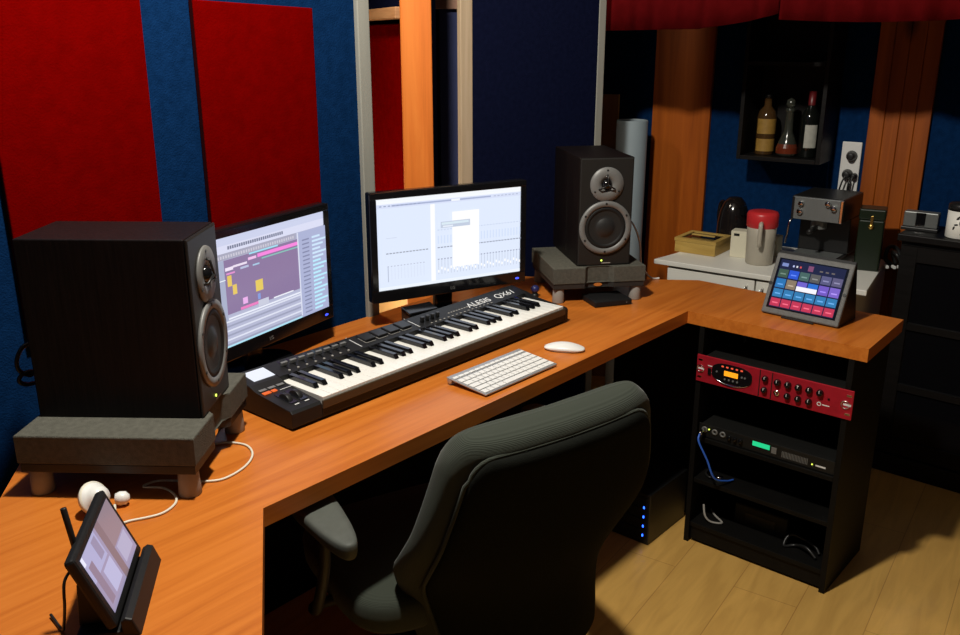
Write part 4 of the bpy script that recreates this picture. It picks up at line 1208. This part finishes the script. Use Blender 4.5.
# socket strip with plugs
sk = thing('wall_socket', 'white double wall socket plate with black plugs beside the right pine planks', 'socket', at_wall(-0.001, 0.030, 1.0), R(5))
MB().box(-0.010, 0, -0.038, 0.038, 0.0, 0.205, bev=0.003).build('plate', M['white'], sk)
for (y, z) in ((-0.004, 0.150), (0.004, 0.075), (-0.024, 0.072)):
    MB().cyl(0.022 if y > -0.02 else 0.012, 0.0, 0.034, M['black'], 20, mtx=T((-0.0102, y, z)) @ RY(-90), bev=0.004, r2=0.015 if y > -0.02 else 0.010).build('plug', None, sk)
for (y, z, dy) in ((0.004, 0.075, 0.020), (-0.024, 0.072, 0.01), (-0.012, 0.06, 0.002)):
    MB().tube(smooth_pts([(-0.042, y, z), (-0.05, y + dy * .5, z - 0.03), (-0.045, y + dy, z - 0.08), (-0.04, y + dy * 1.5, z - 0.16), (-0.03, y + dy * 2, z - 0.22)]), 0.0035).build('lead', M['black'], sk)

# bar counter: base unit and worktop
CW = T((3.172, 1.2, 0)) @ RZ(5)
cu = thing('base_cabinet', 'white drawer base unit under the white worktop behind the desk', 'cabinet', (3.172, 1.2, 0), R(5))
MB().box(0.035, 0.53, -0.215, 0.50, 0.0, 0.7215).build('carcass', M['white_lam'], cu)
MB().box(0.030, 0.0345, -0.216, 0.50, 0.722, 0.7335).build('edge_strip', M['brown_edge'], cu)
for (a_, b_) in ((0.142, 0.498), (-0.215, 0.136)):
    d_ = MB().box(0.014, 0.0295, a_, b_, 0.50, 0.724, bev=0.002).build('drawer_front', M['white_lam'], cu)
    yc = a_ + 0.028 if a_ > 0 else b_ - 0.028
    MB().tube(smooth_pts([(0.014, yc, 0.700), (-0.004, yc, 0.696), (-0.008, yc, 0.675), (-0.004, yc, 0.654), (0.014, yc, 0.650)], 4), 0.003, M['chrome']).build('handle', None, d_)
    MB().box(0.014, 0.0295, a_, b_, 0.02, 0.496, bev=0.002).build('cabinet_door', M['white_lam'], cu)
wt_ = MB().prism([(0.0, -0.262), (0.53, -0.215), (0.53, 0.50), (0.15, 0.52), (0.0, 0.552)], 0.734, 0.754, M['white_lam'], bev=0.003).build('worktop', None, mtx=CW)
tag(wt_, 'white laminate worktop of the bar behind the desk return', 'worktop')
WT = 0.7545
# wooden box with dark glass lid
wb = thing('wooden_box', 'pale bamboo box with dark glass lid at the left of the white worktop', 'box', (3.386, 1.672, WT), R(4))
MB().box(-0.085, 0.085, -0.088, 0.088, 0, 0.046, bev=0.002).build('box_body', M['bamboo'], wb)
lid = MB()
lid.box(-0.087, 0.087, -0.090, -0.070, 0.0465, 0.060); lid.box(-0.087, 0.087, 0.070, 0.090, 0.0465, 0.060)
lid.box(-0.087, -0.067, -0.0695, 0.0695, 0.0465, 0.060); lid.box(0.067, 0.087, -0.0695, 0.0695, 0.0465, 0.060)
ld = lid.build('lid_frame', M['bamboo'], wb)
MB().box(-0.0665, 0.0665, -0.0695, 0.0695, 0.0465, 0.056).build('lid_glass', M['gloss'], ld)
MB().box(-0.006, 0.006, -0.05, 0.05, 0.0605, 0.066, bev=0.001).build('lid_handle', M['bamboo'], ld)
# kettle
kt = thing('kettle', 'dark shiny domed kettle behind the bamboo box and cream carton', 'kettle', (3.565, 1.628, WT), R(60))
MB().lathe([(0, 0), (0.068, 0), (0.070, 0.012), (0.068, 0.03), (0.066, 0.10), (0.058, 0.15), (0.044, 0.185), (0.026, 0.205), (0, 0.210)], mat('smoked_kettle', (0.010, 0.008, 0.008), 0.12, spec=0.6), 36).build('body', None, kt)
MB().tube(smooth_pts([(0.055, 0, 0.165), (0.090, 0, 0.17), (0.105, 0, 0.13), (0.100, 0, 0.07), (0.072, 0, 0.04)]), 0.010).build('handle', M['gloss'], kt)
MB().prism([(-0.012, 0.0), (0.012, 0.0), (0.006, 0.022), (-0.006, 0.022)], 0.14, 0.18, M['gloss'], mtx=T((-0.055, 0, 0)) @ RZ(90)).build('spout', None, kt)
MB().box(-0.004, 0.004, -0.0715, -0.0665, 0.03, 0.14).build('water_window', mat('kettle_window', (0.18, 0.17, 0.16), 0.2), kt)
# cartons
c_ = thing('carton', 'cream carton standing left of the red lidded jug', 'carton', (3.392, 1.508, WT), R(12))
MB().box(-0.030, 0.030, -0.036, 0.036, 0, 0.108, bev=0.002).build('carton_body', M['carton'], c_)
MB().box(-0.031, -0.0302, 0.002, 0.024, 0.088, 0.098).build('printed_mark', M['soft_black'], c_)
c_ = thing('carton', 'small cream carton peeking out right of the red lidded jug', 'carton', (3.50, 1.418, WT), R(2))
MB().box(-0.025, 0.025, -0.030, 0.030, 0, 0.082, bev=0.002).build('carton_body', M['carton'], c_)
MB().box(-0.026, -0.0252, -0.020, 0.012, 0.05, 0.062).build('printed_mark', M['bamboo'], c_)
# jug
jg = thing('jug', 'frosted plastic jug with red lid on the white worktop', 'jug', (3.330, 1.400, WT), R(-160))
MB().lathe([(0, 0), (0.048, 0), (0.052, 0.004), (0.055, 0.10), (0.057, 0.172), (0.0545, 0.172), (0.0525, 0.10), (0.050, 0.007), (0, 0.007)], M['jug'], 36).build('body', None, jg)
MB().lathe([(0, 0.140), (0.052, 0.141), (0.0595, 0.150), (0.0605, 0.196), (0.055, 0.206), (0.040, 0.209), (0, 0.210)], M['red_lid'], 36, mtx=T((0, 0, 0.0))).build('lid', None, jg)
MB().tube(smooth_pts([(0.052, 0, 0.168), (0.082, 0, 0.170), (0.090, 0, 0.150), (0.088, 0, 0.10), (0.078, 0, 0.085)]), 0.0085, M['jug']).build('handle', None, jg)

# espresso machine: local -x faces the room
em = thing('espresso_machine', 'black and steel espresso machine on the worktop behind the tablet', 'coffee machine', (3.49, 1.215, WT), R(3))
MB().box(-0.13, 0.13, -0.098, 0.098, 0.0, 0.045, bev=0.006).build('drip_tray', M['black'], em)
MB().box(0.0, 0.125, -0.096, 0.096, 0.046, 0.185, bev=0.004).build('column', M['black'], em)
hd = MB().box(-0.120, 0.128, -0.098, 0.098, 0.186, 0.276, bev=0.006).build('head', M['black'], em)
MB().box(-0.1265, -0.1205, -0.085, 0.085, 0.189, 0.273, bev=0.001).build('steel_fascia', M['steel'], em)
MB().box(-0.1275, -0.1205, -0.0955, -0.0865, 0.189, 0.273, bev=0.001).build('chrome_strip', M['chrome'], em)
for (y, z, r_) in ((0.058, 0.250, 0.010), (0.060, 0.220, 0.011), (-0.042, 0.258, 0.011), (-0.064, 0.243, 0.011)):
    MB().cyl(r_, 0.0, 0.014, M['chrome'], 20, mtx=T((-0.1268, y, z)) @ RY(-90), bev=0.002).build('knob', None, em)
MB().cyl(0.030, 0.150, 0.1855, M['steel'], 26, mtx=T((-0.06, 0.005, 0))).build('group_head', None, em)
MB().tube([(-0.085, 0.005, 0.158), (-0.128, 0.005, 0.156), (-0.165, 0.008, 0.150)], [0.007, 0.009, 0.010]).build('portafilter_handle', M['black'], em)
MB().tube(smooth_pts([(-0.08, 0.092, 0.19), (-0.10, 0.104, 0.17), (-0.105, 0.108, 0.12), (-0.11, 0.112, 0.085)]), 0.004, M['chrome']).build('steam_wand', None, em)
MB().box(-0.128, -0.005, -0.085, 0.085, 0.0455, 0.049).build('drip_grille', M['steel'], em)
# green tin
gt = thing('green_tin', 'tall dark green tin with brass clasp on the right of the worktop', 'tin', (3.52, 1.048, WT), R(14))
MB().box(-0.045, 0.045, -0.045, 0.045, 0, 0.196, bev=0.006, seg=3).build('tin_body', M['green_tin'], gt)
MB().box(-0.047, 0.047, -0.047, 0.047, 0.1965, 0.238, bev=0.006, seg=3).build('lid', M['green_tin'], gt)
cl_ = MB().box(-0.050, -0.0472, -0.005, 0.005, 0.165, 0.212, M['gold'], bev=0.0008)
cl_.lathe([(0, 0), (0.011, 0), (0.010, 0.004), (0, 0.006)], M['gold'], 18, mtx=T((-0.0472, 0, 0.172)) @ RY(-90))
cl_.build('clasp', None, gt)
# black cloth / cable bundle with clips on the worktop's right end
cbn = thing('cable_bundle', 'tangle of black leads with pale clips at the right back end of the worktop', 'cables', (3.628, 0.978, WT))
MB().tube(smooth_pts([(0.0, 0.012, 0.005), (-0.02, 0.030, 0.03), (0.0, 0.028, 0.07), (0.025, 0.005, 0.065), (0.02, -0.020, 0.02), (-0.01, -0.028, 0.02), (-0.02, -0.010, 0.05), (0.01, 0.015, 0.05), (0.02, 0.0, 0.005)]), 0.008).build('lead', M['black'], cbn)
for (x, y, z) in ((-0.045, -0.012, 0.006), (-0.035, -0.030, 0.006), (-0.055, 0.012, 0.006)):
    MB().box(-0.013, 0.013, -0.005, 0.005, -0.0055, 0.006, bev=0.002, mtx=T((x, y, z)) @ RZ(40)).build('clip', M['white'], cbn)
# roll and board in the corner behind the right speaker
rl2 = thing('foam_roll', 'tall grey blue roll standing in the corner behind the right speaker', 'roll', (3.45, 2.08, 0))
MB().lathe([(0, 0), (0.066, 0), (0.068, 0.004), (0.068, 1.258), (0.066, 1.262), (0.060, 1.262), (0.058, 1.258), (0.058, 1.17), (0, 1.17)], M['tube'], 40).build('outer_roll', None, rl2)
MB().lathe([(0.0, 1.18), (0.040, 1.18), (0.040, 1.256), (0.032, 1.256), (0.032, 1.19), (0, 1.19)], M['tube'], 30).build('inner_roll', None, rl2)
bd = thing('board', 'narrow brown board with a pale edge leaning beside the grey roll', 'board', (3.53, 2.265, 0), R(-58))
MB().box(-0.09, 0.05, -0.010, 0.010, 0, 1.36, bev=0.002).build('panel', M['board'], bd)
MB().box(0.0505, 0.056, -0.011, 0.011, 0, 1.36).build('pale_edge', M['bamboo'], bd)

# dark glazed display cabinet on the right
dcab = thing('display_cabinet', 'black glazed display cabinet at the right edge, right of the worktop', 'cabinet', (3.412, 0.905, 0))
LY = 1.3
MB().box(0, 0.20, -LY, -0.0, 0.0, 0.905, M['black_wood'], bev=0.002).build('carcass', None, dcab)
MB().box(-0.022, 0.22, -LY - 0.02, 0.012, 0.9055, 0.932, bev=0.004).build('top_slab', M['black_wood'], dcab)
MB().box(-0.018, -0.001, -LY, -0.0, 0.0, 0.075, bev=0.003).build('plinth', M['black_wood'], dcab)
for i in range(3):
    a_ = -0.012 - i * 0.43; b_ = a_ - 0.415
    dr = MB()
    dr.box(-0.019, -0.001, b_, b_ + 0.05, 0.085, 0.89); dr.box(-0.019, -0.001, a_ - 0.05, a_, 0.085, 0.89)
    for (za, zb_) in ((0.085, 0.145), (0.835, 0.89), (0.34, 0.365), (0.58, 0.605)):
        dr.box(-0.018, -0.001, b_ + 0.0505, a_ - 0.0505, za, zb_)
    dd = dr.build('glazed_door', M['black_wood'], dcab)
    MB().box(-0.009, -0.006, b_ + 0.0505, a_ - 0.0505, 0.1455, 0.8345).build('pane', mat('dark_pane', (0.004, 0.004, 0.005), 0.05, spec=0.5), dd)
    MB().cyl(0.009, 0.019, 0.034, M['gold'], 16, mtx=T((0, b_ + 0.03, 0.48)) @ RY(-90), bev=0.002).build('knob', None, dd)
# things on it
rdo = thing('desk_radio', 'small silver grey radio with black band on the dark display cabinet', 'radio', (3.505, 0.872, 0.9325), R(4))
MB().box(-0.022, 0.022, -0.058, 0.058, 0.012, 0.068, bev=0.004).build('housing', mat('silver_plastic', (0.16, 0.17, 0.165), 0.4, metal=0.3), rdo)
MB().box(-0.025, -0.0222, -0.016, 0.016, 0.022, 0.060, bev=0.001).build('dark_band', M['gloss'], rdo)
MB().box(-0.027, -0.0222, -0.016, 0.016, 0.0602, 0.066).build('chrome_bar', M['chrome'], rdo)
MB().box(-0.027, -0.0222, -0.016, 0.016, 0.015, 0.0215).build('chrome_bar', M['chrome'], rdo)
MB().box(-0.03, 0.03, -0.062, 0.062, 0.0, 0.0118, bev=0.002).build('stand', M['black'], rdo)
mg = thing('canister', 'white canister with black leaf print and dark lid on the display cabinet', 'canister', (3.462, 0.730, 0.9325), R(-168))
MB().lathe([(0, 0), (0.046, 0), (0.048, 0.003), (0.048, 0.096), (0, 0.096)], M['white_lam'], 40).build('body', None, mg)
MB().lathe([(0, 0.0965), (0.049, 0.0965), (0.049, 0.116), (0.044, 0.122), (0.012, 0.124), (0.012, 0.133), (0, 0.135)], M['black'], 36).build('lid', None, mg)
lf = MB()
for (a_, z, rot_, s_) in ((-12, 0.075, 40, 1), (8, 0.078, -30, 1), (22, 0.070, 20, .8), (-3, 0.060, 80, 1), (18, 0.052, 50, 1), (2, 0.045, -50, .9), (-20, 0.050, 10, .7), (26, 0.030, -40, 1.1), (8, 0.024, 60, 1.1), (-28, 0.038, 70, .7), (14, 0.036, -10, .8)):
    pts_ = []
    for q in range(12):
        t_ = 2 * math.pi * q / 12
        u_, v_ = 0.0105 * s_ * math.cos(t_), 0.0045 * s_ * math.sin(t_)
        uu = u_ * math.cos(R(rot_)) - v_ * math.sin(R(rot_)); vv_ = u_ * math.sin(R(rot_)) + v_ * math.cos(R(rot_))
        an_ = R(a_) + uu / 0.048
        pts_.append((0.0484 * math.cos(an_), 0.0484 * math.sin(an_), z + vv_))
    lf.quad(pts_, M['soft_black'])
lf.build('leaf_print', None, mg)

# ------------------------------------------------------------------ light
def point(name, loc, power, col, radius):
    l = bpy.data.lights.new(name, 'POINT')
    l.energy = power; l.color = col; l.shadow_soft_size = radius
    o_ = bpy.data.objects.new(name, l); COL.objects.link(o_); o_.location = loc
    return o_
point('ceiling_lamp', (0.95, 1.14, 2.70), 190, (1.0, 0.945, 0.84), 0.06)
point('next_room_lamp', (1.95, 2.52, 2.4), 30, (1.0, 0.88, 0.70), 0.08)
point('cream_wall_fill', (2.02, 2.95, 0.62), 24, (1.0, 0.86, 0.62), 0.06)  # added fill to brighten the cream wall beyond, not a real lamp
wd = bpy.data.worlds.new('world'); SC.world = wd
wd.use_nodes = True
wd.node_tree.nodes['Background'].inputs['Color'].default_value = (0.5, 0.55, 0.7, 1)
wd.node_tree.nodes['Background'].inputs['Strength'].default_value = 0.002
SC.view_settings.view_transform = 'Standard'
SC.view_settings.look = 'None'
SC.view_settings.gamma = 1.0
SC.view_settings.exposure = 0.0
SC.view_settings.use_curve_mapping = False
